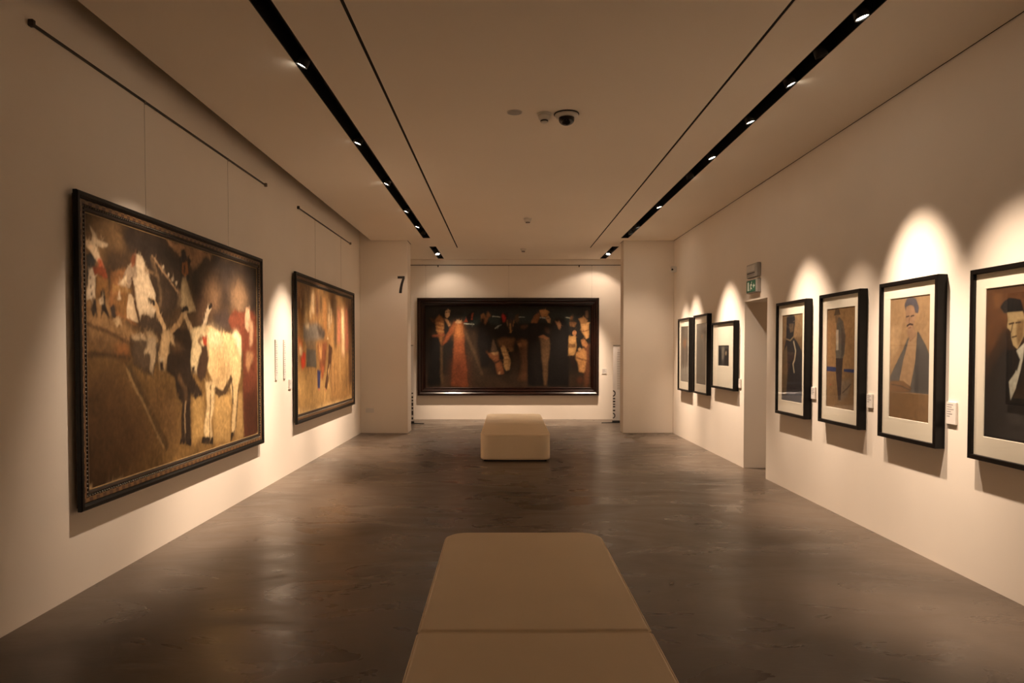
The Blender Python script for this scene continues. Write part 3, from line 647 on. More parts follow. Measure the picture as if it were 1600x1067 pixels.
def raster(name, nx, ny, asp, gain, seed, streak=(1, 3), grain=.10, strokes=0):
    """asp = height / width"""
    rng = np.random.default_rng(seed)
    SS = 2; X, Y = nx * SS, ny * SS
    img = np.zeros((Y, X, 3))
    gu = (np.arange(X) + .5) / X; gv = (np.arange(Y) + .5) / Y * asp
    U, V = np.meshgrid(gu, gv)
    # wobble so that edges look brushed
    wob = blur(rng.normal(size=(Y, X)), 6) * 6 * .0022; wob2 = blur(rng.normal(size=(Y, X)), 6) * 6 * .0022
    U = U + wob + blur(rng.normal(size=(Y, X)), 16) * 26 * .0022; V = V + wob2 + blur(rng.normal(size=(Y, X)), 16) * 26 * .0022
    for wd, col, soft, f in ART[name]:
        pts = np.array(f, float).reshape(-1, 2) * (1, asp)
        pad = wd + soft * 2 + .02
        i0, i1 = np.searchsorted(gu, [pts[:, 0].min() - pad, pts[:, 0].max() + pad])
        j0, j1 = np.searchsorted(gv, [pts[:, 1].min() - pad, pts[:, 1].max() + pad])
        if i1 <= i0 or j1 <= j0: continue
        u = U[j0:j1, i0:i1]; v = V[j0:j1, i0:i1]
        if wd == 0:
            inside = np.zeros(u.shape, bool); q = np.roll(pts, -1, 0)
            for (x0, y0), (x1, y1) in zip(pts, q):
                if y0 == y1: continue
                c = (y0 > v) != (y1 > v)
                inside ^= c & (u < (x1 - x0) * (v - y0) / (y1 - y0) + x0)
            m = inside.astype(float)
        else:
            d = np.full(u.shape, 9.0)
            for (x0, y0), (x1, y1) in zip(pts, pts[1:]):
                dx, dy = x1 - x0, y1 - y0; l2 = dx * dx + dy * dy + 1e-12
                t = np.clip(((u - x0) * dx + (v - y0) * dy) / l2, 0, 1)
                d = np.minimum(d, np.hypot(u - x0 - t * dx, v - y0 - t * dy))
            m = (d < wd / 2).astype(float)
        body = m if wd else blur(m, .014 * X)
        m = blur(m, max(soft, .0012) * X)[..., None]
        a = rng.uniform(0, 2 * math.pi); uc, vc = u - u.mean(), v - v.mean()
        sweep = (uc * math.cos(a) + vc * math.sin(a)) / (max(np.ptp(u), np.ptp(v)) + 1e-6)
        shade = (.70 + .36 * body + .30 * sweep)[..., None] if not wd else 1.0     # brushed light and dark inside a patch
        img[j0:j1, i0:i1] = img[j0:j1, i0:i1] * (1 - m) + s2l(col) * shade * m
    for _ in range(strokes):                       # short brush strokes dragging the paint about
        cx, cy = rng.uniform(0, X - 1), rng.uniform(0, Y - 1)
        col = img[int(cy), int(cx)] * rng.uniform(.72, 1.34)
        a = rng.normal(math.pi / 2, .55); ln = rng.uniform(.006, .020) * X; wd = rng.uniform(.0012, .0034) * X
        k = int(ln + wd + 2); j0, j1, i0, i1 = max(0, int(cy) - k), min(Y, int(cy) + k), max(0, int(cx) - k), min(X, int(cx) + k)
        yy, xx = np.mgrid[j0:j1, i0:i1]; dx, dy = xx - cx, yy - cy
        t = dx * math.cos(a) + dy * math.sin(a); s = dx * math.sin(a) - dy * math.cos(a)
        m = (np.clip(1 - np.abs(t) / ln, 0, 1) * np.clip(1.5 - np.abs(s) / wd, 0, 1) * .8)[..., None]; m = np.minimum(m, .8)
        img[j0:j1, i0:i1] = img[j0:j1, i0:i1] * (1 - m) + col * m
    n1 = rng.normal(size=(Y, X)); n1 = blur(n1, 3) * 5
    kx, ky = streak
    n2 = rng.normal(size=(Y // ky + 2, X // kx + 2)); n2 = np.repeat(np.repeat(n2, ky, 0), kx, 1)[:Y, :X]; n2 = blur(n2, 2)
    n3 = blur(rng.normal(size=(Y, X)), 14) * 24
    img *= np.clip(1 + grain * (n1 * .6 + n2 * 1.0 + n3 * .8), .35, 1.8)[..., None]
    img = img.reshape(ny, SS, nx, SS, 3).mean((1, 3))
    return np.clip(img * np.asarray(gain), 0.002, .9)

def canvas(name, art, x0, x1, z0, z1, t, nx, material, parent, gain, seed, **kw):
    """painted sheet facing -y at distance t off the wall"""
    ny = max(8, int(nx * (z1 - z0) / (x1 - x0)))
    img = raster(art, nx, ny, (z1 - z0) / (x1 - x0), gain, seed, **kw)
    gx = np.linspace(x0, x1, nx); gz = np.linspace(z0, z1, ny)
    co = np.empty((ny, nx, 3)); co[..., 0] = gx[None]; co[..., 1] = -t; co[..., 2] = gz[:, None]
    idx = np.arange(nx * ny).reshape(ny, nx)
    q = np.stack([idx[:-1, :-1], idx[:-1, 1:], idx[1:, 1:], idx[1:, :-1]], -1).reshape(-1, 4)
    me = bpy.data.meshes.new(name)
    me.vertices.add(nx * ny); me.vertices.foreach_set('co', co.reshape(-1).astype(np.float32))
    me.loops.add(q.size); me.loops.foreach_set('vertex_index', q.reshape(-1).astype(np.int32))
    me.polygons.add(len(q)); me.polygons.foreach_set('loop_start', (np.arange(len(q)) * 4).astype(np.int32))
    me.update(calc_edges=True)
    at = me.color_attributes.new('paint', 'FLOAT_COLOR', 'POINT')
    c4 = np.ones((ny * nx, 4), np.float32); c4[:, :3] = img.reshape(-1, 3)
    at.data.foreach_set('color', c4.reshape(-1))
    return link(name, me, material, parent)

# ------------------------------------------------------------------ the room
def struct(o): return tag(o, kind='structure')

struct(box('floor', XL - .3, XR + 1.2, YR - .2, YB + .2, -.12, 0, M['floor']))
struct(box('wall_left', XL - .2, XL, YR, YB + .2, 0, ZTOP, M['plaster']))
bm = bmesh.new()
add_box(bm, XR, XR + .2, YR, DOOR[0], 0, ZTOP)
add_box(bm, XR, XR + .2, DOOR[1], YB + .2, 0, ZTOP)
add_box(bm, XR, XR + .2, DOOR[0], DOOR[1], DOOR[2], ZTOP)
struct(bobj('wall_right', bm, M['plaster']))
bm = bmesh.new()      # the recess behind the opening
add_box(bm, XR + .2, XR + 1.0, DOOR[0] - .12, DOOR[0], 0, 2.3)
add_box(bm, XR + .2, XR + 1.0, DOOR[1], DOOR[1] + .12, 0, 2.3)
add_box(bm, XR + .2, XR + 1.0, DOOR[0], DOOR[1], DOOR[2], 2.3)
struct(bobj('wall_recess', bm, M['plaster']))
dr = struct(box('door_1', XR + .94, XR + .99, DOOR[0] + .005, DOOR[1] - .005, .005, DOOR[2] - .005, M['door']))
tube('handle', (XR + .90, DOOR[0] + .10, 1.0), (XR + .90, DOOR[0] + .22, 1.0), .01, M['steel'], dr)
struct(box('wall_back', XL - .2, XR + .2, YB, YB + .2, 0, ZTOP, M['plaster']))
struct(box('wall_rear', XL - .2, XR + .2, YR - .2, YR, 0, ZTOP, M['plaster']))
struct(box('wall_pier_left', PIER_L[0], PIER_L[1], PIER_L[2], PIER_L[3], 0, ZTOP, M['plaster'], bevel=.006))
struct(box('wall_pier_right', PIER_R[0], PIER_R[1], PIER_R[2], PIER_R[3], 0, ZTOP, M['plaster'], bevel=.006))

# hung ceiling: one slab with the light tracks, the narrow slots, the cove on the left and the shadow gaps cut out of it
g = .014
CEIL_L, CEIL_R, CEIL_B = -2.432, XR - g, YB - .02
xs = sorted({CEIL_L, CEIL_R, *TRACK_L, *TRACK_R, *SLOT_L, *SLOT_R, PIER_L[1] + g, PIER_R[0] - g})
ys = sorted({YR, CEIL_B, TRACK_END, TRACK2_A, TRACK2_B, SLOT_END, PIER_L[2] - g, PIER_L[3] + g, PIER_R[3] + g, -3.4})
def solid(i, j):
    if i < 0 or j < 0 or i >= len(xs) - 1 or j >= len(ys) - 1: return False
    x = (xs[i] + xs[i + 1]) / 2; y = (ys[j] + ys[j + 1]) / 2
    for t in (TRACK_L, TRACK_R):
        if t[0] < x < t[1] and (-3.4 < y < TRACK_END or TRACK2_A < y < TRACK2_B): return False
    for t in (SLOT_L, SLOT_R):
        if t[0] < x < t[1] and -3.4 < y < SLOT_END: return False
    if x < PIER_L[1] + g and PIER_L[2] - g < y < PIER_L[3] + g: return False
    if x > PIER_R[0] - g and PIER_R[2] - g < y < PIER_R[3] + g: return False
    return True
bm = bmesh.new(); vc = {}
def gv(i, j, k):
    if (i, j, k) not in vc: vc[i, j, k] = bm.verts.new((xs[i], ys[j], ZC + .03 * k))
    return vc[i, j, k]
for i in range(len(xs) - 1):
    for j in range(len(ys) - 1):
        if not solid(i, j): continue
        for k in (0, 1): bm.faces.new([gv(i, j, k), gv(i + 1, j, k), gv(i + 1, j + 1, k), gv(i, j + 1, k)])
        for di, dj, a, b in ((-1, 0, (0, 0), (0, 1)), (1, 0, (1, 0), (1, 1)), (0, -1, (0, 0), (1, 0)), (0, 1, (0, 1), (1, 1))):
            if not solid(i + di, j + dj):
                bm.faces.new([gv(i + a[0], j + a[1], 0), gv(i + b[0], j + b[1], 0), gv(i + b[0], j + b[1], 1), gv(i + a[0], j + a[1], 1)])
ceil = struct(bobj('ceiling', bm, M['ceiling']))
box('upper_slab', XL - .2, XR + .2, YR - .2, YB + .2, ZTOP, ZTOP + .1, M['ceiling'], ceil)

# black filler strips standing in for shade in the narrow slots and shadow gaps
struct(box('shade_strip_1', SLOT_L[0] + .0005, SLOT_L[1] - .0005, -3.399, SLOT_END - .001, ZC + .003, ZC + .028, M['gap_shade']))
struct(box('shade_strip_2', SLOT_R[0] + .0005, SLOT_R[1] - .0005, -3.399, SLOT_END - .001, ZC + .003, ZC + .028, M['gap_shade']))
e = .0006; za, zb = ZC + .003, ZC + .026
struct(box('shade_strip_3', CEIL_R + e, XR - e, YR + e, PIER_R[2] - g - e, za, zb, M['gap_shade']))
struct(box('shade_strip_4', PIER_R[0] - g + e, XR - e, PIER_R[2] - g + e, PIER_R[2] - e, za, zb, M['gap_shade']))
struct(box('shade_strip_5', PIER_R[0] - g + e, PIER_R[0] - e, PIER_R[2] + e, PIER_R[3] + g - e, za, zb, M['gap_shade']))
struct(box('shade_strip_6', CEIL_L + e, PIER_L[1] + g - e, PIER_L[2] - g + e, PIER_L[2] - e, za, zb, M['gap_shade']))
struct(box('shade_strip_7', PIER_L[1] + e, PIER_L[1] + g - e, PIER_L[2] + e, PIER_L[3] + g - e, za, zb, M['gap_shade']))

# ------------------------------------------------------------------ light tracks and spotlights
def track(label, x, y0, y1):
    o = thing('recessed_light_track', label, 'light track', ((x[0] + x[1]) / 2, y0, ZC))
    hw = (x[1] - x[0]) / 2; L = y1 - y0; w = .005; i = hw - .0008
    bm = bmesh.new()
    add_box(bm, -i, -i + w, 0.001, L - .001, .001, .15); add_box(bm, i - w, i, .001, L - .001, .001, .15)
    add_box(bm, -i + w, i - w, .001, .006, .001, .15); add_box(bm, -i + w, i - w, L - .006, L - .001, .001, .15)
    add_box(bm, -i, i, .001, L - .001, .15, .156)
    bobj('channel', bm, M['black'], o)
    box('power_rail', -.014, .014, .01, L - .01, .125, .149, M['black'], o)
    return o
track('long black light track recessed in the ceiling over the left wall paintings', TRACK_L, -3.4, TRACK_END)
track('long black light track recessed in the ceiling near the right wall', TRACK_R, -3.4, TRACK_END)
track('short black light track left of the far painting', TRACK_L, TRACK2_A, TRACK2_B)
track('short black light track right of the far painting', TRACK_R, TRACK2_A, TRACK2_B)

def spotlight(x, y, aim, power, size, label, blend=1.0, lit=True, z=3.512, r=.042):
    o = thing('track_spotlight', label, 'spotlight', (x, y, z), 0, 'spotlights in the ceiling tracks')
    d = (Vector(aim) - Vector((x, y, z))).normalized()
    o.rotation_euler = d.to_track_quat('-Z', 'Y').to_euler()
    h = lathe('lamp_body', [(0, .055), (r * .6, .055), (r, .03), (r, -.045), (r * .9, -.045), (r * .88, -.036)], M['black'], o, 24)
    lathe('lens', [(0, -.0385), (r * .55, -.0375), (r * .88, -.036), (r * .88, -.030), (0, -.030)], M['lens'] if lit else M['lens_off'], o, 24)
    box('stem', -.008, .008, -.008, .008, .05, .095, M['black'], o)
    if lit:
        ld = bpy.data.lights.new('lamp_light', 'SPOT')
        ld.energy = power * LAMP_GAIN; ld.color = LAMP_COLOUR; ld.spot_size = R(size); ld.spot_blend = blend
        ld.shadow_soft_size = r * .8
        lo = bpy.data.objects.new('lamp_light', ld); COL.objects.link(lo); lo.parent = o; lo.location = (0, 0, -.05)
    return o

LX, RX = sum(TRACK_L) / 2, sum(TRACK_R) / 2
# right track
spotlight(RX, 4.10, (XR, 4.00, .30), 135, 53, 'nearest lit spotlight in the right track, over the cut-off portrait')
spotlight(RX, 4.62, (XR, 4.85, 1.0), 0, 50, 'unlit grey spotlight just beyond the nearest one in the right track', lit=False)
spotlight(RX, 5.12, (XR, 5.04, 1.50), 135, 42, 'spotlight in the right track lighting the seated man drawing')
spotlight(RX, 5.95, (XR, 5.87, .60), 70, 42, 'spotlight in the right track lighting the walking figure drawing')
spotlight(RX, 7.05, (XR, 6.78, .75), 150, 48, 'spotlight in the right track lighting the dark figure drawing')
spotlight(RX, 7.85, (3.25, 8.72, .2), 42, 46, 'added spotlight in the right track brightening the doorway jamb')  # extra lamp, added only to lift the far jamb of the opening
spotlight(RX, 9.45, (XR, 9.20, .45), 200, 52, 'spotlight in the right track lighting the small wide-mounted picture')
spotlight(RX, 10.98, (XR, 10.95, .90), 150, 44, 'spotlight in the right track lighting the misty grey drawing')
spotlight(RX, 11.55, (XR, 11.56, .85), 140, 40, 'spotlight in the right track lighting the drawing with pale strokes')
spotlight(RX, 11.25, (2.62, 12.40, .7), 14, 66, 'farthest spotlight in the right track, aimed at the right pier')
# left track
spotlight(LX, 4.78, (XL, 4.92, 1.0), 88, 56, 'spotlight in the left track over the near half of the oxen painting')
spotlight(LX, 6.55, (XL, 6.60, .35), 250, 60, 'spotlight in the left track over the far half of the oxen painting')
spotlight(LX, 8.15, (XL, 8.08, .95), 170, 42, 'spotlight in the left track aimed between the two left paintings')
spotlight(LX, 9.75, (XL, 9.60, .50), 165, 60, 'spotlight in the left track over the near half of the crowd painting')
spotlight(LX, 10.95, (XL, 10.68, .40), 160, 57, 'spotlight in the left track over the far half of the crowd painting')
spotlight(LX, 11.60, (-2.10, 12.40, .4), 4, 84, 'farthest spotlight in the left track, beside the numbered pier', blend=.5)
# far wall
spotlight(LX, 13.70, (-.75, YB, .05), 180, 53, 'spotlight in the short left track aimed at the far painting')
spotlight(RX, 13.70, (1.15, YB, .05), 190, 53, 'spotlight in the short right track aimed at the far painting')
spotlight(RX, 14.30, (1.65, YB, 1.2), 8, 112, 'second spotlight in the short right track, closest to the far wall', blend=.4)
spotlight(LX, 14.30, (-1.0, YB, 1.2), 5, 112, 'second spotlight in the short left track, closest to the far wall', blend=.6)
spotlight(RX, 14.02, (1.6, 12.75, 0), 100, 66, 'bright spotlight in the short right track turned toward the viewer', r=.046)
spotlight(LX, 14.02, (-.9, 12.75, 0), 100, 66, 'bright spotlight in the short left track turned toward the viewer', r=.046)
# unseen fill spotlights added in the tracks beside and behind the viewer
for k, (x, y, ax) in enumerate(((LX, .6, XL), (RX, 1.2, XR), (LX, -1.6, XL), (RX, -1.4, XR))):
    spotlight(x, y, (ax, y, .4), 16, 58, ('added fill spotlight in the left track beside the near bench', 'added fill spotlight in the right track beside the near bench',
              'added fill spotlight in the left track behind the viewpoint', 'added fill spotlight in the right track behind the viewpoint')[k])


# ------------------------------------------------------------------ benches
def bench(label, x, y0, y1, rot, h=.37, w=.95):
    o = thing('upholstered_bench', label, 'bench', (x, (y0 + y1) / 2, 0), rot, 'cream benches down the middle of the gallery')
    L = y1 - y0; r = .13
    def outline(ya, yb, round_far, round_near, s=0.0):
        pts = []
        for cx, cy, a0, rr in ((w / 2, yb, 0, round_far), (-w / 2, yb, 90, round_far), (-w / 2, ya, 180, round_near), (w / 2, ya, 270, round_near)):
            q = r if rr else .018
            ox = cx - math.copysign(q, cx); oy = cy - q if cy == yb else cy + q
            for k in range(9 if rr else 4):
                t = R(a0 + 90 * k / (8 if rr else 3)); pts.append((ox + (q - s) * math.cos(t), oy + (q - s) * math.sin(t)))
        return pts
    for ya, yb, rf, rn in ((-L / 2, -.003, False, True), (.003, L / 2, True, False)):
        bm = bmesh.new(); rings = []
        for s, z in ((.012, .022), (.002, .03), (0, .05), (0, h - .03), (.003, h - .014), (.010, h - .004), (.017, h)):
            rings.append([bm.verts.new((px, py, z)) for px, py in outline(ya, yb, rf, rn, s)])
        n = len(rings[0])
        for a, b in zip(rings, rings[1:]):
            for i in range(n): bm.faces.new((a[i], a[(i + 1) % n], b[(i + 1) % n], b[i]))
        bm.faces.new(rings[0][::-1]); bm.faces.new(rings[-1])
        c = bobj('seat_module', bm, M['leather'], o)
        for p in c.data.polygons: p.use_smooth = len(p.vertices) == 4
        # piping round the upper edge
        bm = bmesh.new(); ring = outline(ya, yb, rf, rn, .003); n = len(ring); tr = []
        for i, (px, py) in enumerate(ring):
            ax, ay = ring[i - 1]; bx, by = ring[(i + 1) % n]
            t = Vector((bx - ax, by - ay, 0)).normalized(); nn = Vector((t.y, -t.x, 0))
            tr.append([bm.verts.new(Vector((px, py, h - .011)) + nn * .0045 * math.cos(q) + Vector((0, 0, .0045 * math.sin(q)))) for q in [k * math.pi / 3 for k in range(6)]])
        for i in range(n):
            for k in range(6): bm.faces.new((tr[i][k], tr[(i + 1) % n][k], tr[(i + 1) % n][(k + 1) % 6], tr[i][(k + 1) % 6]))
        bobj('piping', bm, M['piping'], c, True)
    box('plinth', -w / 2 + .05, w / 2 - .05, -L / 2 + .05, L / 2 - .05, 0, .0225, M['black'], o)
    return o
bench('cream leather bench in the foreground, its two halves meeting at a seam', .118, 1.22, 4.235, R(.35))
bench('cream leather bench farther off, in front of the large dark painting', .14, 9.20, 12.25, R(-.3))

# ------------------------------------------------------------------ paintings on the left and far walls
def ornate(label, art, y0, y1, z0, z1, nx, gain, seed, name='framed_painting', **kw):
    w, h = y1 - y0, z1 - z0
    o = thing(name, label, 'painting', (XL, (y0 + y1) / 2, z0), R(90))
    mitred('outer_moulding', w, h, [(.004, .030), (0, .034), (0, .056), (.006, .062), (.026, .062), (.038, .050), (.042, .046), (.042, .030)], M['ebony'], o)
    mitred('inlay_band', w, h, [(.0425, .030), (.0425, .045), (.047, .049), (.072, .047), (.0745, .042), (.0745, .030)], M['inlay'], o)
    mitred('inner_lip', w, h, [(.075, .030), (.075, .040), (.088, .037), (.094, .045), (.104, .042), (.112, .036), (.113, .030)], M['lip'], o)
    bm = bmesh.new(); d = .081; rb = .0062; step = .026
    def bead(x, z):
        bmesh.ops.create_icosphere(bm, subdivisions=1, radius=rb, matrix=Matrix.Translation((x, -.044, z)))
    for i in range(int((w - 2 * d) / step) + 1):
        bead(-w / 2 + d + i * step, d); bead(-w / 2 + d + i * step, h - d)
    for i in range(1, int((h - 2 * d) / step)):
        bead(-w / 2 + d, d + i * step); bead(w / 2 - d, d + i * step)
    tag(bobj('bead_moulding', bm, M['bead'], o, True), kind='stuff')
    mitred('gilt_slip', w, h, [(.1135, .030), (.1135, .0365), (.120, .034), (.120, .030)], M['gilt'], o)
    canvas('canvas', art, -w / 2 + .116, w / 2 - .116, .116, h - .116, .032, nx, M['oil'], o, gain, seed, **kw)
    box('backing_panel', -w / 2 + .02, w / 2 - .02, -.0295, -.015, .02, h - .02, M['backing'], o)
    return o
G_OX = (.92, .93, 1.0)
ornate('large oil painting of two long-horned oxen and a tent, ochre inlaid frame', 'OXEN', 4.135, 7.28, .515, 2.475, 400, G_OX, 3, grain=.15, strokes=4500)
ornate('oil painting of a crowd in vertical ochre streaks, beside the left pier', 'CROWD', 8.43, 11.68, .585, 2.48, 220, G_OX, 5, streak=(2, 12), grain=.16, strokes=2500)

w, h = 3.955, 2.125
far = thing('framed_painting', 'large dark painting of robed figures on the far wall, in a wide mahogany frame', 'painting', (.055, YB, .525))
mitred('frame', w, h, [(0, .02), (0, .075), (.012, .088), (.045, .090), (.060, .078), (.078, .066), (.092, .078), (.108, .080), (.118, .070), (.124, .050), (.150, .046), (.158, .054), (.168, .052), (.176, .036), (.178, .02)], M['mahogany'], far)
canvas('canvas', 'MOURN', -w / 2 + .172, w / 2 - .172, .172, h - .172, .030, 420, M['oil'], far, (.66, .64, .66), 8, grain=.13, strokes=2500)
box('backing_panel', -w / 2 + .02, w / 2 - .02, -.019, -.003, .02, h - .02, M['backing'], far)

# ------------------------------------------------------------------ black box frames on the right wall
def boxframe(label, art, y0, y1, z0, z1, win, nx, gain, seed, depth=.07, rim=.030):
    """win = art opening as fractions of the frame (left, right, bottom, top)"""
    w, h = y1 - y0, z1 - z0
    o = thing('framed_drawing', label, 'picture', (XR, (y0 + y1) / 2, z0), R(-90), 'black box frames on the right wall')
    mitred('frame', w, h, [(0, .002), (0, depth - .002), (.002, depth), (rim - .002, depth), (rim, depth - .002), (rim, .002)], M['frame_black'], o)
    x0, x1 = -w / 2 + win[0] * w, -w / 2 + win[1] * w; a0, a1 = win[2] * h, win[3] * h
    i = rim + .0008; bm = bmesh.new(); t0, t1 = .044, .048
    rings = [[bm.verts.new((x, -t, z)) for x, z in q] for t, q in (
        (t0, ((-w / 2 + i, i), (w / 2 - i, i), (w / 2 - i, h - i), (-w / 2 + i, h - i))),
        (t1, ((-w / 2 + i, i), (w / 2 - i, i), (w / 2 - i, h - i), (-w / 2 + i, h - i))),
        (t1, ((x0, a0), (x1, a0), (x1, a1), (x0, a1))),
        (t0, ((x0 + .003, a0 + .003), (x1 - .003, a0 + .003), (x1 - .003, a1 - .003), (x0 + .003, a1 - .003))))]
    for k in range(4):
        A_, B_ = rings[k], rings[(k + 1) % 4]
        for q in range(4): bm.faces.new((A_[q], A_[(q + 1) % 4], B_[(q + 1) % 4], B_[q]))
    bobj('mount', bm, M['mount'], o)
    canvas('artwork', art, x0 - .005, x1 + .005, a0 - .005, a1 + .005, .0425, nx, M['paper'], o, gain, seed, grain=.07, strokes=250)
    box('backing_panel', -w / 2 + i, w / 2 - i, -.040, -.034, i, h - i, M['backing'], o)
    box('glass_pane', -w / 2 + i, w / 2 - i, -.060, -.058, i, h - i, M['glass'], o)
    return o
GD = (.58, .69, .90)
boxframe('black framed dark portrait of a man in a hat, cut off at right', 'OLDMAN', 3.66, 4.395, .81, 2.015, (.155, .845, .125, .895), 150, GD, 11)
boxframe('black framed drawing of a seated man wearing a long scarf', 'SCARF', 4.725, 5.46, .82, 2.03, (.16, .845, .135, .895), 150, GD, 12)
boxframe('black framed drawing of a thin walking figure crossing a blue band', 'WALKER', 5.76, 6.505, .83, 2.025, (.155, .845, .125, .885), 150, GD, 13)
boxframe('black framed drawing of a dark figure with pale scarf, near the doorway', 'SMOKER', 6.795, 7.54, .815, 2.02, (.155, .845, .125, .885), 140, GD, 14)
boxframe('black framed small dark picture in a wide cream mount beside the doorway', 'SMALL', 8.92, 9.91, .97, 1.90, (.265, .735, .345, .65), 80, GD, 15)
boxframe('black framed misty grey drawing, middle of the three beyond the doorway', 'MIST', 10.11, 10.86, .835, 2.055, (.15, .82, .12, .89), 90, GD, 16)
boxframe('black framed drawing with pale strokes at the bottom, nearest the right pier', 'STREET', 11.10, 11.83, .825, 2.045, (.16, .82, .125, .89), 90, GD, 17)

# ------------------------------------------------------------------ hanging rails and wires
def rail(label, loc, rotz, length, wires, hooks=()):
    o = thing('hanging_rail', label, 'picture rail', loc, rotz)
    box('rail_bar', 0, length, -.014, -.001, -.007, .007, M['rail'], o)
    for e in (0, length):
        box('end_bracket', e - .013, e + .013, -.030, 0, -.020, .018, M['rail'] if e == 0 else M['wire'], o, bevel=.003)
    for x, zb in wires:
        wr = tube('wire', (x, -.009, zb), (x, -.009, -.008), .0011, M['wire'], o, 6)
        box('hook', x - .006, x + .006, -.019, -.0145, -.022, .006, M['wire'], wr)
    for x in hooks: box('sliding_hook', x - .012, x + .012, -.026, -.0145, -.045, -.002, M['rail'], o, bevel=.003)
    return o
rail('long thin hanging rail on the left wall above the oxen painting', (XL, 3.83, 3.315), R(90), 3.69, [(1.19, 2.47 - 3.315), (2.68, 2.47 - 3.315)])
rail('shorter hanging rail on the left wall above the streaked crowd painting', (XL, 8.70, 3.315), R(90), 2.90, [(.77, 2.475 - 3.315), (2.25, 2.475 - 3.315)])
rail('hanging rail running along the top of the far wall', (-2.55, YB, 3.365), 0, 5.5, [(.81, 2.645 - 3.365), (2.62, 2.645 - 3.365), (4.43, 2.645 - 3.365)], (1.08, 4.15))

# ------------------------------------------------------------------ wall labels and text strips
def label_plate(label, wall, y, z, w=.085, h=.115, lines=4):
    o = thing('wall_label', label, 'label', (XL if wall < 0 else XR, y, z), R(90) if wall < 0 else R(-90), 'captions beside the pictures')
    box('plate', -w / 2, w / 2, -.014, -.001, 0, h, M['label'], o, bevel=.001)
    for k in range(lines):
        L = w * (.62, .5, .7, .4, .55, .3)[k % 6]
        box('text_line', -w / 2 + .008, -w / 2 + .008 + L, -.0146, -.0138, h - .02 - k * .016, h - .014 - k * .016, M['grey_ink'], o)
    return o
label_plate('small white caption plate right of the seated man drawing', 1, 4.645, 1.0, .10, .15, 6)
label_plate('small white caption plate right of the walking figure drawing', 1, 5.69, 1.025)
label_plate('small white caption plate right of the dark figure drawing', 1, 6.735, 1.025)
label_plate('small white caption plate right of the wide-mounted small picture', 1, 8.86, 1.02)
label_plate('small white caption plate left of the streaked crowd painting', -1, 8.33, 1.035)
o = thing('wall_label', 'small white caption plate right of the far dark painting', 'label', (2.16, YB, 1.0), 0, 'captions beside the pictures')
box('plate', -.05, .05, -.014, -.001, 0, .11, M['label'], o, bevel=.001)
for k in range(4): box('text_line', -.042, -.042 + (.06, .05, .07, .04)[k], -.0146, -.0138, .09 - k * .02, .096 - k * .02, M['grey_ink'], o)

for y, lab in ((7.84, 'left of two narrow white text strips between the left wall paintings'), (8.13, 'right of two narrow white text strips between the left wall paintings')):
    o = thing('text_strip', lab, 'text panel', (XL, y, 1.165), R(90), 'text strips on the left wall')
    box('plate', -.035, .035, -.012, -.001, 0, .465, M['label'], o, bevel=.001)
    for k in range(16): box('text_line', -.026, .012 + .014 * ((k * 7) % 3 - 1), -.0126, -.0118, .43 - k * .025, .437 - k * .025, M['grey_ink'], o)

# ------------------------------------------------------------------ number on the pier, socket plate
o = thing('room_number', 'black numeral 7 on the left pier', 'number', (-1.955, PIER_L[2], 2.545))
prism('digit', [(0, .305), (.128, .305), (.128, .262), (.112, .215), (.098, .165), (.086, .105), (.078, .05), (.074, 0), (.025, 0), (.031, .06), (.042, .12), (.056, .175), (.072, .225), (.084, .262), (0, .262)], -.006, -.0005, M['ink'], o)
o = thing('socket_plate', 'white blank socket plate low on the left pier', 'wall plate', (-2.47, PIER_L[2], .375))
box('plate', -.075, .075, -.008, -.0005, 0, .085, M['white_plastic'], o, bevel=.002)
for x in (-.045, 0, .045): box('module', x - .019, x + .019, -.0095, -.0082, .018, .067, M['white_plastic'], o)

# ------------------------------------------------------------------ emergency lights over the opening
def emergency(label, z, kind):
    o = thing('emergency_light' if kind == 'lamp' else 'exit_sign', label, 'emergency light' if kind == 'lamp' else 'exit sign', (XR, 8.35, z), R(-90))
    w, h = .36, .165
    box('housing', -w / 2, w / 2, -.05, -.001, 0, h, M['grey_plastic'], o, bevel=.006)
    if kind == 'lamp':
        box('diffuser', -w / 2 + .03, w / 2 - .06, -.058, -.0505, .07, h - .02, M['white_plastic'], o, bevel=.003)
        box('vent_slot', -w / 2 + .03, w / 2 - .08, -.0525, -.0505, .045, .058, M['ink'], o)
        box('vent_slot', -w / 2 + .03, w / 2 - .10, -.0525, -.0505, .022, .034, M['grey_ink'], o)
    else:
        box('sign_face', -w / 2 + .015, w / 2 - .045, -.0545, -.0505, .012, h - .012, M['green'], o, bevel=.002)
        # running figure, doorway and arrow, white on green
        box('doorway', -.125, -.075, -.0562, -.0548, .03, .135, M['pictogram'], o)
        prism('runner', [(-.045, .030), (-.030, .030), (-.015, .062), (.0, .045), (.028, .045), (.028, .057), (.008, .060), (-.002, .080), (.008, .095), (.026, .082), (.034, .091), (.010, .113), (-.018, .113), (-.040, .092), (-.033, .084), (-.018, .097), (-.024, .072)], -.0562, -.0548, M['pictogram'], o)
        lathe('runner_head', [(0, 0), (.011, 0), (.011, .0014), (0, .0014)], M['pictogram'], o, 14).matrix_local = Matrix.Translation((.012, -.0548, .126)) @ Matrix.Rotation(R(90), 4, 'X')
        prism('arrow', [(.055, .083), (.085, .113), (.085, .092), (.122, .092), (.122, .073), (.085, .073), (.085, .052)], -.0562, -.0548, M['pictogram'], o)
emergency('grey emergency light above the green exit sign', 2.395, 'lamp')
emergency('green exit sign with white running figure above the doorway in the right wall', 2.205, 'sign')

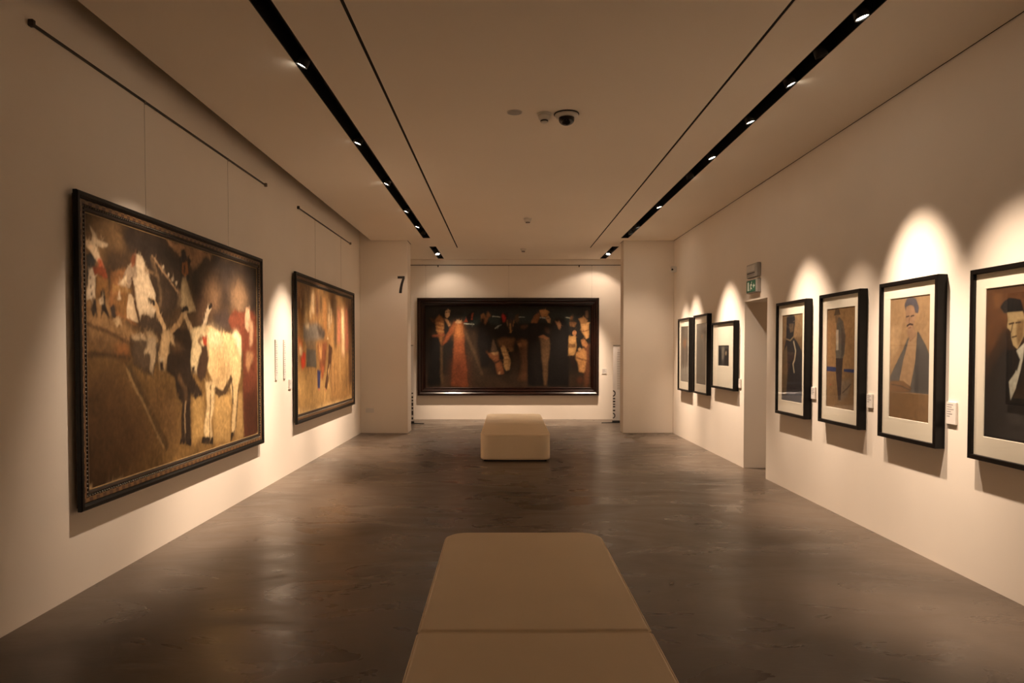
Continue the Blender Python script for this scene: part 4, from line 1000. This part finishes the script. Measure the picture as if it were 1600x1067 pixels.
# ------------------------------------------------------------------ things on the ceiling
def ceiling_item(name, label, cat, x, y, group=None): return thing(name, label, cat, (x, y, ZC), 0, group)
o = ceiling_item('ceiling_speaker', 'flat round white disc flush with the ceiling, left of the detector', 'ceiling disc', .075, 5.75)
lathe('cover', [(0, -.007), (.052, -.007), (.060, -.003), (.062, 0), (0, 0)], M['grey_plastic'], o)
lathe('rim', [(.058, -.006), (.064, -.005), (.064, 0), (.058, 0)], M['white_plastic'], o)
def detector(label, x, y, s=1.0):
    o = ceiling_item('smoke_detector', label, 'detector', x, y, 'smoke detectors on the ceiling')
    lathe('base', [(0, 0), (.062 * s, 0), (.062 * s, -.008), (.056 * s, -.014), (0, -.014)], M['white_plastic'], o)
    lathe('head', [(0, -.0142), (.052 * s, -.0142), (.048 * s, -.04), (.040 * s, -.055), (0, -.055)], M['white_plastic'], o)
    lathe('sensing_gap', [(0, -.0552), (.032 * s, -.0552), (.032 * s, -.066), (0, -.066)], M['ink'], o)
    lathe('cap', [(0, -.0662), (.030 * s, -.0662), (.022 * s, -.076), (0, -.076)], M['white_plastic'], o)
detector('white smoke detector left of the dome camera', .325, 5.79)
detector('white smoke detector alone in the middle of the ceiling', .335, 10.33)
detector('farthest smoke detector on the ceiling, near the far wall', .345, 13.35)
o = ceiling_item('dome_camera', 'black dome security camera with a white ring on the ceiling', 'security camera', .512, 5.79)
lathe('shadow_gap', [(0, 0), (.104, 0), (.106, -.008), (0, -.008)], M['ink'], o)
lathe('collar', [(0, -.0082), (.098, -.0082), (.100, -.014), (.088, -.030), (.070, -.034), (0, -.034)], M['white_plastic'], o)
lathe('dome', [(.066, -.0345)] + [(.066 * math.cos(t), -.050 - .046 * math.sin(t)) for t in [k * math.pi / 16 for k in range(9)]], M['dome'], o)
o = thing('wall_camera', 'tiny white security camera high in the corner by the right pier', 'security camera', (XR, 12.22, 2.90), R(-90))
box('housing', -.04, .04, -.10, -.001, 0, .11, M['white_plastic'], o, bevel=.012)
bm = bmesh.new(); add_tube(bm, (.030, -.085, .045), (.046, -.085, .045), .016, .016, 14); bobj('camera_lens', bm, M['dome'], o)

# ------------------------------------------------------------------ standing banners half hidden behind the piers
def arc(name, cx, cz, r, t, a0, a1, y0, y1, material, parent, n=14, sz=1.0):
    o_ = [(cx + r * math.cos(R(a0 + (a1 - a0) * k / n)), cz + sz * r * math.sin(R(a0 + (a1 - a0) * k / n))) for k in range(n + 1)]
    i_ = [(cx + (r - t) * math.cos(R(a0 + (a1 - a0) * k / n)), cz + sz * (r - t) * math.sin(R(a0 + (a1 - a0) * k / n))) for k in range(n + 1)]
    return prism(name, o_ + i_[::-1], y0, y1, material, parent)
def banner(label, x0, x1, y, top, foot_x, rot=0):
    o = thing('standing_banner', label, 'banner', (x0, y, 0), rot)
    w = x1 - x0
    box('panel', 0, w, -.004, .004, .045, top, M['banner'], o)
    box('base', -.01, w + .01, -.05, .05, 0.0, .045, M['black'], o, bevel=.008)
    tube('support_pole', (w / 2, .022, .045), (w / 2, .022, top), .008, M['steel'], o)
    box('top_clip', 0, w, -.008, .008, top, top + .022, M['steel'], o)
    bm = bmesh.new(); add_tube(bm, (w / 2 if foot_x > w / 2 else w / 2, -.04, .012), (foot_x, -.17, .012), .011, .008, 8)
    bobj('foot', bm, M['black'], o)
    return o
# right banner: the lower halves of the letters GAMC, read upwards, run off its left edge
b = banner('white standing banner with cropped black GAMC lettering, half behind the right pier', 2.243, 3.0, 14.25, 1.60, -.26)
F0, F1 = -.0055, -.0041
arc('letter_g', .0, .145, .052, .020, -90, 90, F0, F1, M['ink'], b, sz=1.15)
for nm, z0, z1 in (('letter_a', .238, .268), ('letter_a', .318, .345), ('letter_m', .372, .396), ('letter_m', .425, .458), ('letter_m', .487, .515)):
    box(nm, 0, .048, F0, F1, z0, z1, M['ink'], b)
arc('letter_c', .0, .610, .056, .021, -90, 90, F0, F1, M['ink'], b, sz=1.2)
for k in range(22):
    box('text_line', .085, .085 + .3 * (.6 + .4 * ((k * 5) % 4) / 3), F0, F1, .70 + k * .036, .709 + k * .036, M['grey_ink'], b)
# left banner
b = banner('white standing banner with black lettering along its edge, almost hidden by the left pier', -2.60, -1.905, 14.10, 1.60, .93)
w = .695
for nm, z0, z1 in (('letter_g', .08, .125), ('letter_a', .17, .26), ('letter_a', .29, .335), ('letter_m', .36, .43), ('letter_m', .455, .49), ('letter_c', .52, .56), ('letter_c', .61, .635)):
    box(nm, w - .040, w - .006, F0, F1, z0, z1, M['ink'], b)
